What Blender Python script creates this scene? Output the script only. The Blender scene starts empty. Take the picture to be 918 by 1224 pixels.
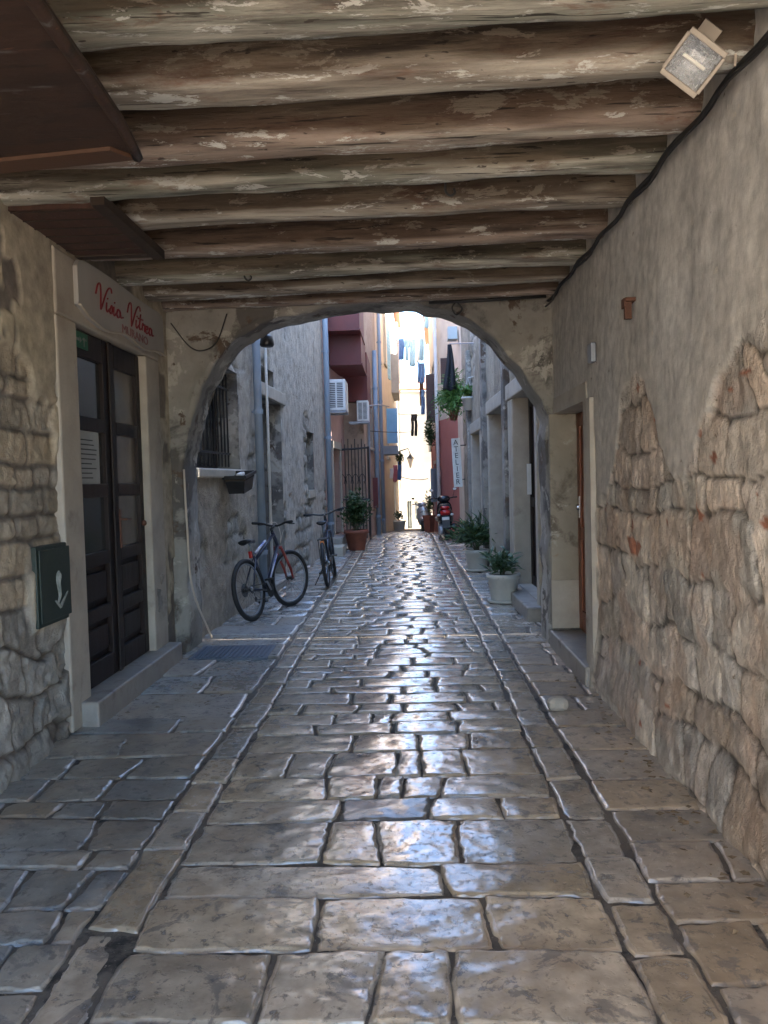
import bpy, math, random
import numpy as np
from mathutils import Vector, Matrix
R = math.radians
rnd = random.Random(7)
sc = bpy.context.scene
COL = sc.collection

# ------------------------------------------------------------------ noise
def _h(ix, iy, seed):
    n = (ix.astype(np.int64) * 374761393 + iy.astype(np.int64) * 668265263 + seed * 1274126177) & 0xffffffff
    n = ((n ^ (n >> 13)) * 1274126177) & 0xffffffff
    n = (n ^ (n >> 16)) & 0xffffffff
    return n / 4294967295.0
def vn(x, y, seed=0):
    x = np.asarray(x, float); y = np.asarray(y, float)
    ix = np.floor(x); iy = np.floor(y); fx = x - ix; fy = y - iy
    fx = fx * fx * (3 - 2 * fx); fy = fy * fy * (3 - 2 * fy)
    a = _h(ix, iy, seed); b = _h(ix + 1, iy, seed); c = _h(ix, iy + 1, seed); d = _h(ix + 1, iy + 1, seed)
    return (a * (1 - fx) + b * fx) * (1 - fy) + (c * (1 - fx) + d * fx) * fy
def fbm(x, y, o=4, seed=0):
    s = 0; a = .5; t = 0
    for k in range(o):
        s = s + a * vn(x * 2 ** k + 17.3 * k, y * 2 ** k + 9.1 * k, seed + k); t += a; a *= .5
    return s / t
def ss(a, b, x):
    t = np.clip((x - a) / (b - a), 0, 1); return t * t * (3 - 2 * t)

# ------------------------------------------------------------------ materials
def new_mat(name):
    m = bpy.data.materials.new(name); m.use_nodes = True
    nt = m.node_tree; b = nt.nodes['Principled BSDF']
    return m, nt, b
def N(nt, t, **k):
    n = nt.nodes.new(t)
    for a, v in k.items():
        if a in n.inputs: n.inputs[a].default_value = v
        else: setattr(n, a, v)
    return n
def ramp(nt, src, stops):
    r = nt.nodes.new('ShaderNodeValToRGB'); e = r.color_ramp.elements
    while len(e) < len(stops): e.new(.5)
    for i, (p, c) in enumerate(stops):
        e[i].position = p; e[i].color = (c[0], c[1], c[2], 1) if hasattr(c, '__len__') else (c, c, c, 1)
    nt.links.new(src, r.inputs[0]); return r.outputs[0]
def mixc(nt, fac, a, b, mode='MIX'):
    n = nt.nodes.new('ShaderNodeMix'); n.data_type = 'RGBA'; n.blend_type = mode
    for s, v in ((n.inputs[0], fac), (n.inputs[6], a), (n.inputs[7], b)):
        if hasattr(v, 'is_linked') or hasattr(v, 'links'): nt.links.new(v, s)
        elif hasattr(v, '__len__'): s.default_value = (v[0], v[1], v[2], 1)
        else: s.default_value = v
    return n.outputs[2]
def coords(nt, stretch):
    tc = nt.nodes.new('ShaderNodeTexCoord'); mp = nt.nodes.new('ShaderNodeMapping')
    mp.inputs['Scale'].default_value = stretch
    nt.links.new(tc.outputs['Object'], mp.inputs[0]); return mp.outputs[0]
def noise(nt, co, scale, detail=6, rough=.6, dist=0):
    n = N(nt, 'ShaderNodeTexNoise', Scale=scale, Detail=detail, Roughness=rough, Distortion=dist)
    nt.links.new(co, n.inputs['Vector']); return n.outputs['Fac']
def pmat(name, c1, c2=None, scale=6, rough=.7, bump=.2, bscale=40, stretch=(1, 1, 1), layers=(), attr=False, metal=0, spec=.5, rvar=.15, dist=.01):
    """noise-mixed base colour; layers: (colour, scale, low, high) patches over it."""
    m, nt, b = new_mat(name); co = coords(nt, stretch); c2 = c2 or [min(1, v * 1.25) for v in c1]
    nz = noise(nt, co, scale)
    col = ramp(nt, nz, [(.3, c1), (.7, c2)])
    if attr:
        at = N(nt, 'ShaderNodeAttribute', attribute_name='col')
        col = mixc(nt, 1.0, at.outputs['Color'], col, 'MULTIPLY')
    for i, (lc, lsc, lo, hi) in enumerate(layers):
        f = ramp(nt, noise(nt, co, lsc, 8, .65, .3), [(lo, 0.), (hi, 1.)])
        col = mixc(nt, f, col, lc)
    nt.links.new(col, b.inputs['Base Color'])
    rr = N(nt, 'ShaderNodeMapRange'); rr.inputs['To Min'].default_value = max(.03, rough - rvar); rr.inputs['To Max'].default_value = min(1, rough + rvar)
    nt.links.new(nz, rr.inputs[0]); nt.links.new(rr.outputs[0], b.inputs['Roughness'])
    b.inputs['Metallic'].default_value = metal; b.inputs['Specular IOR Level'].default_value = spec
    if bump:
        bp = N(nt, 'ShaderNodeBump', Strength=bump, Distance=dist)
        nt.links.new(noise(nt, co, bscale, 8, .7), bp.inputs['Height']); nt.links.new(bp.outputs[0], b.inputs['Normal'])
    return m
M = {}
M['rock_wall'] = pmat('rock_wall', (.68, .68, .68), (1.25, 1.25, 1.25), 11, .85, 1., 24, attr=True, layers=[((.06, .05, .042), 5, .66, .8)], dist=.02)
M['rock_wall_right'] = pmat('rock_wall_right', (.75, .75, .75), (1.25, 1.25, 1.25), 11, .85, 1., 20, (1, 1.1, 1), attr=True, layers=[((.13, .1, .075), 9, .66, .72), ((.55, .5, .42), 6, .64, .7)], dist=.03)
M['alley_wall'] = pmat('alley_wall', (.72, .72, .74), (1.4, 1.4, 1.37), 7, .9, .9, 26, attr=True, layers=[((.09, .08, .07), 14, .62, .7), ((.12, .1, .085), 2.2, .6, .8)], dist=.03)
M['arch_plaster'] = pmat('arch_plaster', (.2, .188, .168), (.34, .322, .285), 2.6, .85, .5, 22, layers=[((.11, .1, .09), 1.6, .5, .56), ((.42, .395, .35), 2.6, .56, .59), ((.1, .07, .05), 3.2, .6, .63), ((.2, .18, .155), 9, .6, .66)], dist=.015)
M['cream_paint'] = pmat('cream_paint', (.38, .345, .28), (.48, .44, .36), 3, .7, .3, 30, layers=[((.3, .26, .21), 4, .6, .8)])
M['jamb_plaster'] = pmat('jamb_plaster', (.34, .3, .25), (.46, .42, .35), 4, .8, .4, 25, layers=[((.2, .17, .14), 3, .58, .75)])
M['worn_jamb'] = pmat('worn_jamb', (.27, .24, .19), (.38, .34, .27), 3, .8, .5, 22, layers=[((.16, .135, .105), 2.6, .54, .62), ((.3, .17, .1), 3.2, .62, .72), ((.42, .39, .33), 6, .6, .66)])
M['step_stone'] = pmat('step_stone', (.22, .2, .175), (.34, .31, .27), 6, .5, .4, 30, layers=[((.12, .1, .09), 5, .58, .75)])
M['dark_wood'] = pmat('dark_wood', (.012, .007, .006), (.026, .015, .012), 5, .5, .2, 40, (4, 4, .6), spec=.3)
M['red_wood'] = pmat('red_wood', (.15, .045, .02), (.24, .075, .03), 4, .45, .2, 40, (4, 4, .5))
M['soffit_wood'] = pmat('soffit_wood', (.024, .013, .009), (.05, .025, .016), 3, .6, .25, 30, (.6, 3, 3), layers=[((.1, .095, .09), 5, .6, .68), ((.014, .009, .007), 3.2, .54, .66), ((.15, .07, .04), 8, .64, .7)])
M['trim_wood'] = pmat('trim_wood', (.06, .03, .017), (.09, .045, .026), 3, .6, .25, 30, (.6, 3, 3))
M['old_board'] = pmat('old_board', (.028, .018, .014), (.06, .04, .028), 3, .9, .6, 25, (1, 5, 5), layers=[((.2, .17, .14), 5, .64, .74)])
M['red_board'] = pmat('red_board', (.05, .025, .018), (.1, .048, .034), 4, .85, .5, 25, (5, 1, 1), layers=[((.3, .27, .23), 7, .66, .72), ((.05, .03, .02), 4, .6, .7)])
def beam_mat(name, k, warm, thr):
    m, nt, b = new_mat(name); co = coords(nt, (.55, 6.5, 6.5)); cf = coords(nt, (1, 3, 3))
    n1 = noise(nt, co, 1.5 + k, 8, .65); col = ramp(nt, n1, [(.3, (.15 * warm, .12, .095)), (.7, (.31 * warm, .27, .215))])
    for lc, src, lo, hi, am in (((.46, .42, .345), noise(nt, co, 1.1 + .3 * k, 6, .6), thr + .08, thr + .24, .8), ((.15, .06, .034), noise(nt, cf, 1.6 + k, 8, .7, .4), .56, .66, .6), ((.05, .036, .03), noise(nt, co, 1.5, 8, .7), .52, .66, .8), ((.022, .016, .013), noise(nt, coords(nt, (.35, 16, 16)), 2.2 + k, 6, .6), .6, .645, .9), ((.03, .022, .018), noise(nt, cf, 9, 4, .5), .68, .71, .8), ((.55, .54, .49), noise(nt, cf, 3.2 + 1.2 * k, 10, .72, .3), .565, .59, .85)):
        col = mixc(nt, ramp(nt, src, [(lo, 0.), (hi, am)]), col, lc)
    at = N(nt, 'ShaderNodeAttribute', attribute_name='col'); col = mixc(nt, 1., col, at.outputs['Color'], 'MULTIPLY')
    nt.links.new(col, b.inputs['Base Color']); b.inputs['Roughness'].default_value = .88
    g1 = N(nt, 'ShaderNodeBump', Strength=.8, Distance=.02); nt.links.new(noise(nt, co, 6, 8, .7), g1.inputs['Height'])
    g2 = N(nt, 'ShaderNodeBump', Strength=.5, Distance=.01); nt.links.new(noise(nt, cf, 16, 8, .7), g2.inputs['Height']); nt.links.new(g1.outputs[0], g2.inputs['Normal']); nt.links.new(g2.outputs[0], b.inputs['Normal'])
    return m
M['beam_a'] = beam_mat('beam_a', 0, 1.0, .38); M['beam_b'] = beam_mat('beam_b', .6, 1.1, .46); M['beam_c'] = beam_mat('beam_c', 1.1, .85, .36)
M['glass'] = pmat('glass', (.035, .035, .036), (.06, .058, .055), 3, .12, 0, spec=.6, rvar=.04)
M['lit_tone_glass'] = pmat('lit_tone_glass', (.12, .105, .09), (.2, .17, .14), 2, .15, 0, spec=.6, rvar=.04)  # paler copy of the same glass, its lit look put into the colour
M['iron'] = pmat('iron', (.012, .012, .013), (.03, .028, .027), 12, .5, .2, 60)
M['rust'] = pmat('rust', (.07, .03, .018), (.14, .06, .035), 20, .8, .4, 60)
M['black_rubber'] = pmat('black_rubber', (.012, .012, .013), (.022, .022, .023), 10, .65, .3, 90)
M['black_plastic'] = pmat('black_plastic', (.012, .012, .014), (.02, .02, .022), 8, .4, .1, 60)
M['cable_black'] = pmat('cable_black', (.014, .013, .013), (.025, .024, .023), 8, .6, 0)
M['white_metal'] = pmat('white_metal', (.62, .62, .6), (.75, .75, .73), 5, .45, .1, 40)
M['grey_metal'] = pmat('grey_metal', (.22, .24, .27), (.32, .34, .38), 5, .4, .15, 40, metal=.3)
M['drain_iron'] = pmat('drain_iron', (.06, .075, .1), (.11, .13, .165), 8, .45, .2, 50)
M['chrome'] = pmat('chrome', (.5, .5, .52), (.65, .65, .66), 6, .22, 0, metal=1)
M['zinc_pipe'] = pmat('zinc_pipe', (.2, .25, .31), (.3, .36, .43), 3, .5, .1, 20, (1, 1, .4))
M['green_metal'] = pmat('green_metal', (.016, .028, .022), (.03, .046, .036), 6, .55, .2, 50, layers=[((.12, .1, .07), 9, .68, .74)])
M['white_paint'] = pmat('white_paint', (.6, .6, .56), (.75, .75, .7), 9, .7, .2, 40)
M['chalk'] = pmat('chalk', (.14, .16, .14), (.34, .35, .32), 25, .8, .2, 40)
M['sign_board'] = pmat('sign_board', (.33, .315, .29), (.4, .385, .355), 3, .55, .1, 40)
M['sign_red'] = pmat('sign_red', (.17, .014, .02), (.22, .02, .025), 8, .5, 0)
M['sign_faded'] = pmat('sign_faded', (.22, .09, .09), (.28, .13, .12), 8, .6, 0)
M['exit_green'] = pmat('exit_green', (.012, .1, .05), (.02, .14, .07), 8, .5, 0)
M['paper'] = pmat('paper', (.32, .34, .34), (.4, .42, .42), 8, .8, 0)
M['ink'] = pmat('ink', (.03, .03, .035), (.05, .05, .055), 8, .7, 0)
M['beige_metal'] = pmat('beige_metal', (.3, .26, .215), (.39, .345, .29), 6, .5, .15, 40)
M['cable_beige'] = pmat('cable_beige', (.5, .43, .35), (.58, .5, .42), 6, .6, 0)
M['pot_white'] = pmat('pot_white', (.56, .54, .49), (.68, .66, .61), 5, .5, .1, 40, layers=[((.35, .32, .27), 6, .64, .78)])
M['terracotta'] = pmat('terracotta', (.2, .065, .038), (.3, .1, .06), 6, .75, .25, 40)
M['soil'] = pmat('soil', (.03, .022, .016), (.06, .045, .032), 30, .95, .6, 60)
M['leaf_dark'] = pmat('leaf_dark', (.022, .05, .016), (.055, .1, .03), 5, .5, 0)
M['leaf_mid'] = pmat('leaf_mid', (.07, .17, .03), (.13, .26, .06), 5, .5, 0)
M['leaf_blue'] = pmat('leaf_blue', (.035, .075, .035), (.075, .13, .06), 6, .5, 0)
M['stem'] = pmat('stem', (.06, .06, .03), (.1, .08, .04), 8, .7, .2, 40)
M['bike_blue'] = pmat('bike_blue', (.03, .04, .16), (.045, .055, .22), 6, .28, 0)
M['bike_decal'] = pmat('bike_decal', (.06, .09, .4), (.75, .76, .8), 9, .28, 0, rvar=.05)
M['bike_dark'] = pmat('bike_dark', (.018, .022, .04), (.03, .035, .06), 6, .3, 0)
M['bike_red'] = pmat('bike_red', (.2, .022, .015), (.26, .03, .02), 6, .35, 0)
M['orange'] = pmat('orange', (.6, .16, .03), (.7, .2, .04), 6, .3, 0)
M['red_lens'] = pmat('red_lens', (.35, .012, .015), (.45, .02, .02), 6, .15, 0)
M['scooter_black'] = pmat('scooter_black', (.012, .013, .016), (.02, .021, .025), 6, .2, 0)
M['scooter_silver'] = pmat('scooter_silver', (.4, .42, .45), (.5, .52, .55), 6, .3, 0, metal=.5)
def wallmat(n, c, c2, lay=(), sc_=1.5): return pmat(n, c, c2, sc_, .85, .5, 20, layers=lay, dist=.02)
M['pink_wall'] = wallmat('pink_wall', (.44, .29, .25), (.56, .38, .33), [((.35, .28, .24), 2, .6, .72)])
M['brown_wall'] = wallmat('brown_wall', (.32, .23, .17), (.48, .37, .29), [((.2, .15, .12), 3, .55, .7), ((.5, .45, .4), 5, .62, .7)])
M['ochre_wall'] = wallmat('ochre_wall', (.6, .49, .36), (.72, .6, .47), [((.5, .36, .25), 2, .6, .75)])
M['grey_wall'] = wallmat('grey_wall', (.3, .3, .29), (.42, .41, .4))
M['red_wall'] = wallmat('red_wall', (.42, .16, .14), (.52, .21, .18), [((.4, .2, .17), 3, .62, .75)])
M['cream_wall'] = wallmat('cream_wall', (.62, .55, .46), (.74, .68, .58), [((.45, .38, .3), 2, .6, .75)])
M['white_wall'] = wallmat('white_wall', (.42, .415, .39), (.52, .51, .48), [((.45, .44, .4), 1.2, .52, .66)])
M['maroon'] = pmat('maroon', (.1, .02, .019), (.14, .028, .026), 2, .6, .1, 30)
M['shutter_brown'] = pmat('shutter_brown', (.06, .032, .028), (.09, .048, .04), 3, .6, .2, 30)
M['shutter_blue'] = pmat('shutter_blue', (.2, .42, .6), (.28, .5, .68), 3, .6, .1, 30)
M['shutter_grey'] = pmat('shutter_grey', (.2, .23, .25), (.3, .33, .35), 3, .6, .1, 30)
M['old_door'] = pmat('old_door', (.09, .085, .075), (.15, .14, .125), 4, .75, .4, 30, (3, 3, .6))
M['pale_door'] = pmat('pale_door', (.35, .42, .45), (.45, .52, .55), 3, .6, .1, 30)
M['dark_room'] = pmat('dark_room', (.012, .011, .011), (.02, .018, .017), 3, .9, 0)
M['roof_tile'] = pmat('roof_tile', (.28, .12, .07), (.4, .19, .11), 8, .85, .6, 20)
M['cloth_blue'] = pmat('cloth_blue', (.07, .15, .36), (.12, .24, .5), 5, .9, .2, 60)
M['cloth_sky'] = pmat('cloth_sky', (.28, .48, .66), (.4, .6, .75), 5, .9, .2, 60)
M['cloth_white'] = pmat('cloth_white', (.7, .71, .73), (.8, .8, .82), 5, .9, .2, 60)
M['cloth_black'] = pmat('cloth_black', (.015, .016, .02), (.03, .03, .034), 5, .9, .2, 60)
M['cloth_pink'] = pmat('cloth_pink', (.45, .12, .17), (.55, .2, .24), 5, .9, .2, 60)
M['ground'] = pmat('ground', (.11, .088, .066), (.19, .155, .12), 9, .75, .9, 45, layers=[((.03, .026, .021), 5, .52, .62), ((.32, .28, .22), 70, .62, .68)], dist=.02)
M['litter'] = pmat('litter', (.12, .08, .045), (.3, .22, .13), 40, .9, 0)
M['court'] = pmat('court', (.38, .3, .215), (.48, .385, .29), 2, .7, .4, 14)
# reflector and floodlight lens
M['reflector'] = pmat('reflector', (.55, .57, .6), (.8, .82, .84), 60, .25, .8, 120, metal=.9)

for q in ('rock_wall', 'rock_wall_right', 'alley_wall'):
    nt = M[q].node_tree; at = N(nt, 'ShaderNodeAttribute', attribute_name='pl'); mr = N(nt, 'ShaderNodeMapRange'); mr.inputs['To Min'].default_value = 1.; mr.inputs['To Max'].default_value = .22
    nt.links.new(at.outputs['Fac'], mr.inputs[0]); nt.links.new(mr.outputs[0], [n for n in nt.nodes if n.type == 'BUMP'][0].inputs['Strength'])
def paving_mat():
    m, nt, b = new_mat('paving_stone'); co = coords(nt, (1, 1, 1))
    at = N(nt, 'ShaderNodeAttribute', attribute_name='col')
    pol = N(nt, 'ShaderNodeAttribute', attribute_name='pol')
    n1 = noise(nt, co, 7, 8, .62); n2 = noise(nt, co, 17, 8, .7, .4); n3 = noise(nt, co, 2.2, 5, .6)
    col = mixc(nt, 1., at.outputs['Color'], ramp(nt, n1, [(.28, .6), (.72, 1.3)]), 'MULTIPLY')
    col = mixc(nt, ramp(nt, n2, [(.555, 0.), (.62, .7)]), col, (.075, .07, .068))
    col = mixc(nt, ramp(nt, n3, [(.48, 0.), (.68, .65)]), col, (.37, .265, .165))
    n5 = noise(nt, co, 5.5, 8, .68, .5)
    col = mixc(nt, ramp(nt, n5, [(.56, 0.), (.61, .55)]), col, (.1, .1, .105))
    nt.links.new(col, b.inputs['Base Color'])
    b.inputs['Coat Weight'].default_value = .55; b.inputs['Coat Roughness'].default_value = .14
    r1 = ramp(nt, n2, [(.3, .0), (.6, .07), (.72, .32)])
    r0 = N(nt, 'ShaderNodeMapRange'); r0.inputs['To Min'].default_value = .5; r0.inputs['To Max'].default_value = .1
    nt.links.new(pol.outputs['Fac'], r0.inputs[0])
    ad = N(nt, 'ShaderNodeMath', operation='ADD'); nt.links.new(r0.outputs[0], ad.inputs[0]); nt.links.new(r1, ad.inputs[1])
    ad2 = N(nt, 'ShaderNodeMath', operation='MULTIPLY_ADD'); nt.links.new(n1, ad2.inputs[0]); ad2.inputs[1].default_value = .16
    ad3 = N(nt, 'ShaderNodeMath', operation='SUBTRACT'); nt.links.new(ad.outputs[0], ad2.inputs[2]); nt.links.new(ad2.outputs[0], ad3.inputs[0]); ad3.inputs[1].default_value = .08
    nt.links.new(ad3.outputs[0], b.inputs['Roughness'])
    b.inputs['Specular IOR Level'].default_value = .85
    pits = ramp(nt, noise(nt, co, 30, 6, .65), [(.34, 0.), (.42, 1.)])
    b1 = N(nt, 'ShaderNodeBump', Strength=.5, Distance=.006); nt.links.new(pits, b1.inputs['Height'])
    b2 = N(nt, 'ShaderNodeBump', Strength=.22, Distance=.01); nt.links.new(noise(nt, co, 13, 6, .6), b2.inputs['Height']); nt.links.new(b1.outputs[0], b2.inputs['Normal'])
    nt.links.new(b2.outputs[0], b.inputs['Normal'])
    return m
M['paving'] = paving_mat()

# ------------------------------------------------------------------ objects
ORG = {}
def thing(name, label, cat, loc=(0, 0, 0), group=None):
    o = bpy.data.objects.new(name, None); COL.objects.link(o); o.location = loc; o.empty_display_size = .2
    o['label'] = label; o['category'] = cat
    if group: o['group'] = group
    ORG[o.name] = Vector(loc); return o
def link(name, me, mat, parent=None, label=None, cat=None, group=None, kind=None):
    o = bpy.data.objects.new(name, me); COL.objects.link(o)
    if mat is not None: me.materials.append(M[mat] if isinstance(mat, str) else mat)
    if parent: o.parent = parent
    ORG[o.name] = ORG.get(parent.name, Vector()) if parent else Vector()
    if label: o['label'] = label
    if cat: o['category'] = cat
    if group: o['group'] = group
    if kind: o['kind'] = kind
    return o
class MB:
    def __init__(s, xf=None): s.v = []; s.f = []; s.xf = xf
    def add(s, vs, fs):
        n = len(s.v)
        for v in vs:
            v = Vector(v); s.v.append(s.xf @ v if s.xf else v)
        s.f += [tuple(i + n for i in f) for f in fs]; return s
    def box(s, x0, x1, y0, y1, z0, z1, m=None):
        vs = [(x, y, z) for z in (z0, z1) for y in (y0, y1) for x in (x0, x1)]
        if m is not None: vs = [m @ Vector(v) for v in vs]
        return s.add(vs, [(0, 2, 3, 1), (4, 5, 7, 6), (0, 1, 5, 4), (2, 6, 7, 3), (0, 4, 6, 2), (1, 3, 7, 5)])
    def tube(s, pts, r, n=8, closed=False):
        pts = [Vector(p) for p in pts]; k = len(pts); vs = []; fs = []
        rs = r if hasattr(r, '__len__') else [r] * k
        ref = None
        for i, p in enumerate(pts):
            a = pts[(i - 1) % k] if (closed or i > 0) else p; b = pts[(i + 1) % k] if (closed or i < k - 1) else p
            t = (b - a).normalized() if (b - a).length > 1e-9 else Vector((0, 0, 1))
            if ref is None:
                ref = t.orthogonal().normalized()
            ref = (ref - t * ref.dot(t))
            ref = ref.normalized() if ref.length > 1e-6 else t.orthogonal().normalized()
            q = t.cross(ref)
            for j in range(n):
                an = 2 * math.pi * j / n; vs.append(p + (ref * math.cos(an) + q * math.sin(an)) * rs[i])
        m = k if closed else k - 1
        for i in range(m):
            for j in range(n):
                a = i * n + j; b = i * n + (j + 1) % n; c = ((i + 1) % k) * n + (j + 1) % n; d = ((i + 1) % k) * n + j
                fs.append((a, b, c, d))
        if not closed: fs += [tuple(range(n))[::-1], tuple((k - 1) * n + j for j in range(n))]
        return s.add(vs, fs)
    def lathe(s, c, prof, n=24, axis='z', cap=True):
        vs = []; fs = []; c = Vector(c)
        for r, h in prof:
            for j in range(n):
                a = 2 * math.pi * j / n; p = (r * math.cos(a), r * math.sin(a), h)
                if axis == 'y': p = (p[0], p[2], p[1])
                if axis == 'x': p = (p[2], p[0], p[1])
                vs.append(c + Vector(p))
        k = len(prof)
        for i in range(k - 1):
            for j in range(n):
                fs.append((i * n + j, i * n + (j + 1) % n, (i + 1) * n + (j + 1) % n, (i + 1) * n + j))
        if cap: fs += [tuple(range(n))[::-1], tuple((k - 1) * n + j for j in range(n))]
        return s.add(vs, fs)
    def ell(s, c, r, e=2., n=16, m=10, taper=None):
        vs = []; fs = []
        sg = lambda v, p: math.copysign(abs(v) ** p, v)
        for i in range(m + 1):
            ph = -math.pi / 2 + math.pi * i / m
            for j in range(n):
                th = 2 * math.pi * j / n; q = 2 / e
                x = sg(math.cos(ph), q) * sg(math.cos(th), q); y = sg(math.cos(ph), q) * sg(math.sin(th), q); z = sg(math.sin(ph), q)
                tx = taper(z) if taper else 1
                vs.append((c[0] + r[0] * x * tx, c[1] + r[1] * y * tx, c[2] + r[2] * z))
        for i in range(m):
            for j in range(n): fs.append((i * n + j, i * n + (j + 1) % n, (i + 1) * n + (j + 1) % n, (i + 1) * n + j))
        return s.add(vs, fs)
    def prism(s, poly, fn, d0, d1):
        """poly of (a,b) mapped by fn(a,b,depth)."""
        n = len(poly)
        vs = [fn(a, b, d0) for a, b in poly] + [fn(a, b, d1) for a, b in poly]
        return s.add(vs, [tuple(range(n)), tuple(range(2 * n - 1, n - 1, -1))] + [(i, i + n, (i + 1) % n + n, (i + 1) % n) for i in range(n)])
    def build(s, name, mat, parent=None, smooth=False, bevel=0, **k):
        off = ORG.get(parent.name, Vector()) if parent else Vector()
        me = bpy.data.meshes.new(name); me.from_pydata([tuple(v - off) for v in s.v], [], s.f)
        me.validate(); me.update()
        import bmesh
        bm = bmesh.new(); bm.from_mesh(me); bmesh.ops.recalc_face_normals(bm, faces=bm.faces); bm.to_mesh(me); bm.free()
        if smooth:
            me.polygons.foreach_set('use_smooth', [True] * len(me.polygons))
        o = link(name, me, mat, parent, **k)
        if bevel:
            b = o.modifiers.new('Bevel', 'BEVEL'); b.width = bevel; b.segments = 2; b.limit_method = 'ANGLE'
        return o
def np_mesh(name, V, Fq, mat, parent=None, attrs=None, smooth=True, **k):
    """V (n,3), Fq (m,4) numpy -> mesh object with point attributes."""
    off = np.array(ORG.get(parent.name, Vector())) if parent else np.zeros(3)
    me = bpy.data.meshes.new(name); V = (np.asarray(V) - off).astype(np.float32); Fq = np.asarray(Fq, np.int32)
    me.vertices.add(len(V)); me.vertices.foreach_set('co', V.ravel())
    me.loops.add(Fq.size); me.loops.foreach_set('vertex_index', Fq.ravel())
    me.polygons.add(len(Fq)); me.polygons.foreach_set('loop_start', np.arange(len(Fq), dtype=np.int32) * 4)
    me.update(calc_edges=True)
    if smooth: me.polygons.foreach_set('use_smooth', np.ones(len(Fq), bool))
    for an, arr in (attrs or {}).items():
        if arr.ndim == 2:
            a = me.attributes.new(an, 'FLOAT_COLOR', 'POINT'); a.data.foreach_set('color', np.c_[arr, np.ones(len(arr))].astype(np.float32).ravel())
        else:
            a = me.attributes.new(an, 'FLOAT', 'POINT'); a.data.foreach_set('value', arr.astype(np.float32))
    me.update()
    return link(name, me, mat, parent, **k)
def grid_faces(n, m, keep=None):
    i, j = np.meshgrid(np.arange(n - 1), np.arange(m - 1), indexing='ij')
    a = i * m + j; F = np.stack([a, a + m, a + m + 1, a + 1], -1)
    return (F[keep] if keep is not None else F.reshape(-1, 4))
def catmull(pts, k=6):
    P = [Vector(p) for p in pts]; P = [P[0] * 2 - P[1]] + P + [P[-1] * 2 - P[-2]]; out = []
    for i in range(1, len(P) - 2):
        for j in range(k):
            t = j / k; a, b, c, d = P[i - 1:i + 3]
            out.append(.5 * ((2 * b) + (c - a) * t + (2 * a - 5 * b + 4 * c - d) * t * t + (3 * b - a - 3 * c + d) * t ** 3))
    out.append(P[-2]); return out

# ------------------------------------------------------------------ camera
F0 = 950.; EYE = 1.6
Yc = Vector((26 / F0, 40 / F0, 1)).normalized()
Zc = Vector((-.025, 1, 0)); Zc = (Zc - Yc * Zc.dot(Yc)).normalized()
Xc = Yc.cross(Zc)
if Xc.x < 0: Xc = -Xc
cam = bpy.data.cameras.new('camera'); co_ = bpy.data.objects.new('camera', cam); COL.objects.link(co_)
rt = Vector((Xc.x, Yc.x, Zc.x)); up = Vector((Xc.y, Yc.y, Zc.y)); fw = Vector((Xc.z, Yc.z, Zc.z))
co_.matrix_world = Matrix(((rt.x, up.x, -fw.x, 0), (rt.y, up.y, -fw.y, 0), (rt.z, up.z, -fw.z, EYE), (0, 0, 0, 1)))
cam.sensor_fit = 'VERTICAL'; cam.sensor_height = 36; cam.lens = 36 * F0 / 1224; cam.clip_end = 500; cam.clip_start = .05
sc.camera = co_
def ray(u, v):
    c = Vector(((u - 459) / F0, -(v - 612) / F0, 1)); return rt * c.x + up * c.y + fw * c.z
def at_y(u, v, d):
    r = ray(u, v); t = d / r.y; return Vector((r.x * t, d, EYE + r.z * t))

# ------------------------------------------------------------------ ground height
def gz(y):
    y = np.asarray(y, float)
    return np.where(y > 21.5, -.0009 * 0 - .058 * (np.sqrt((np.maximum(y, 21.5) - 21.5) ** 2 + 4) - 2), 0.)

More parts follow.
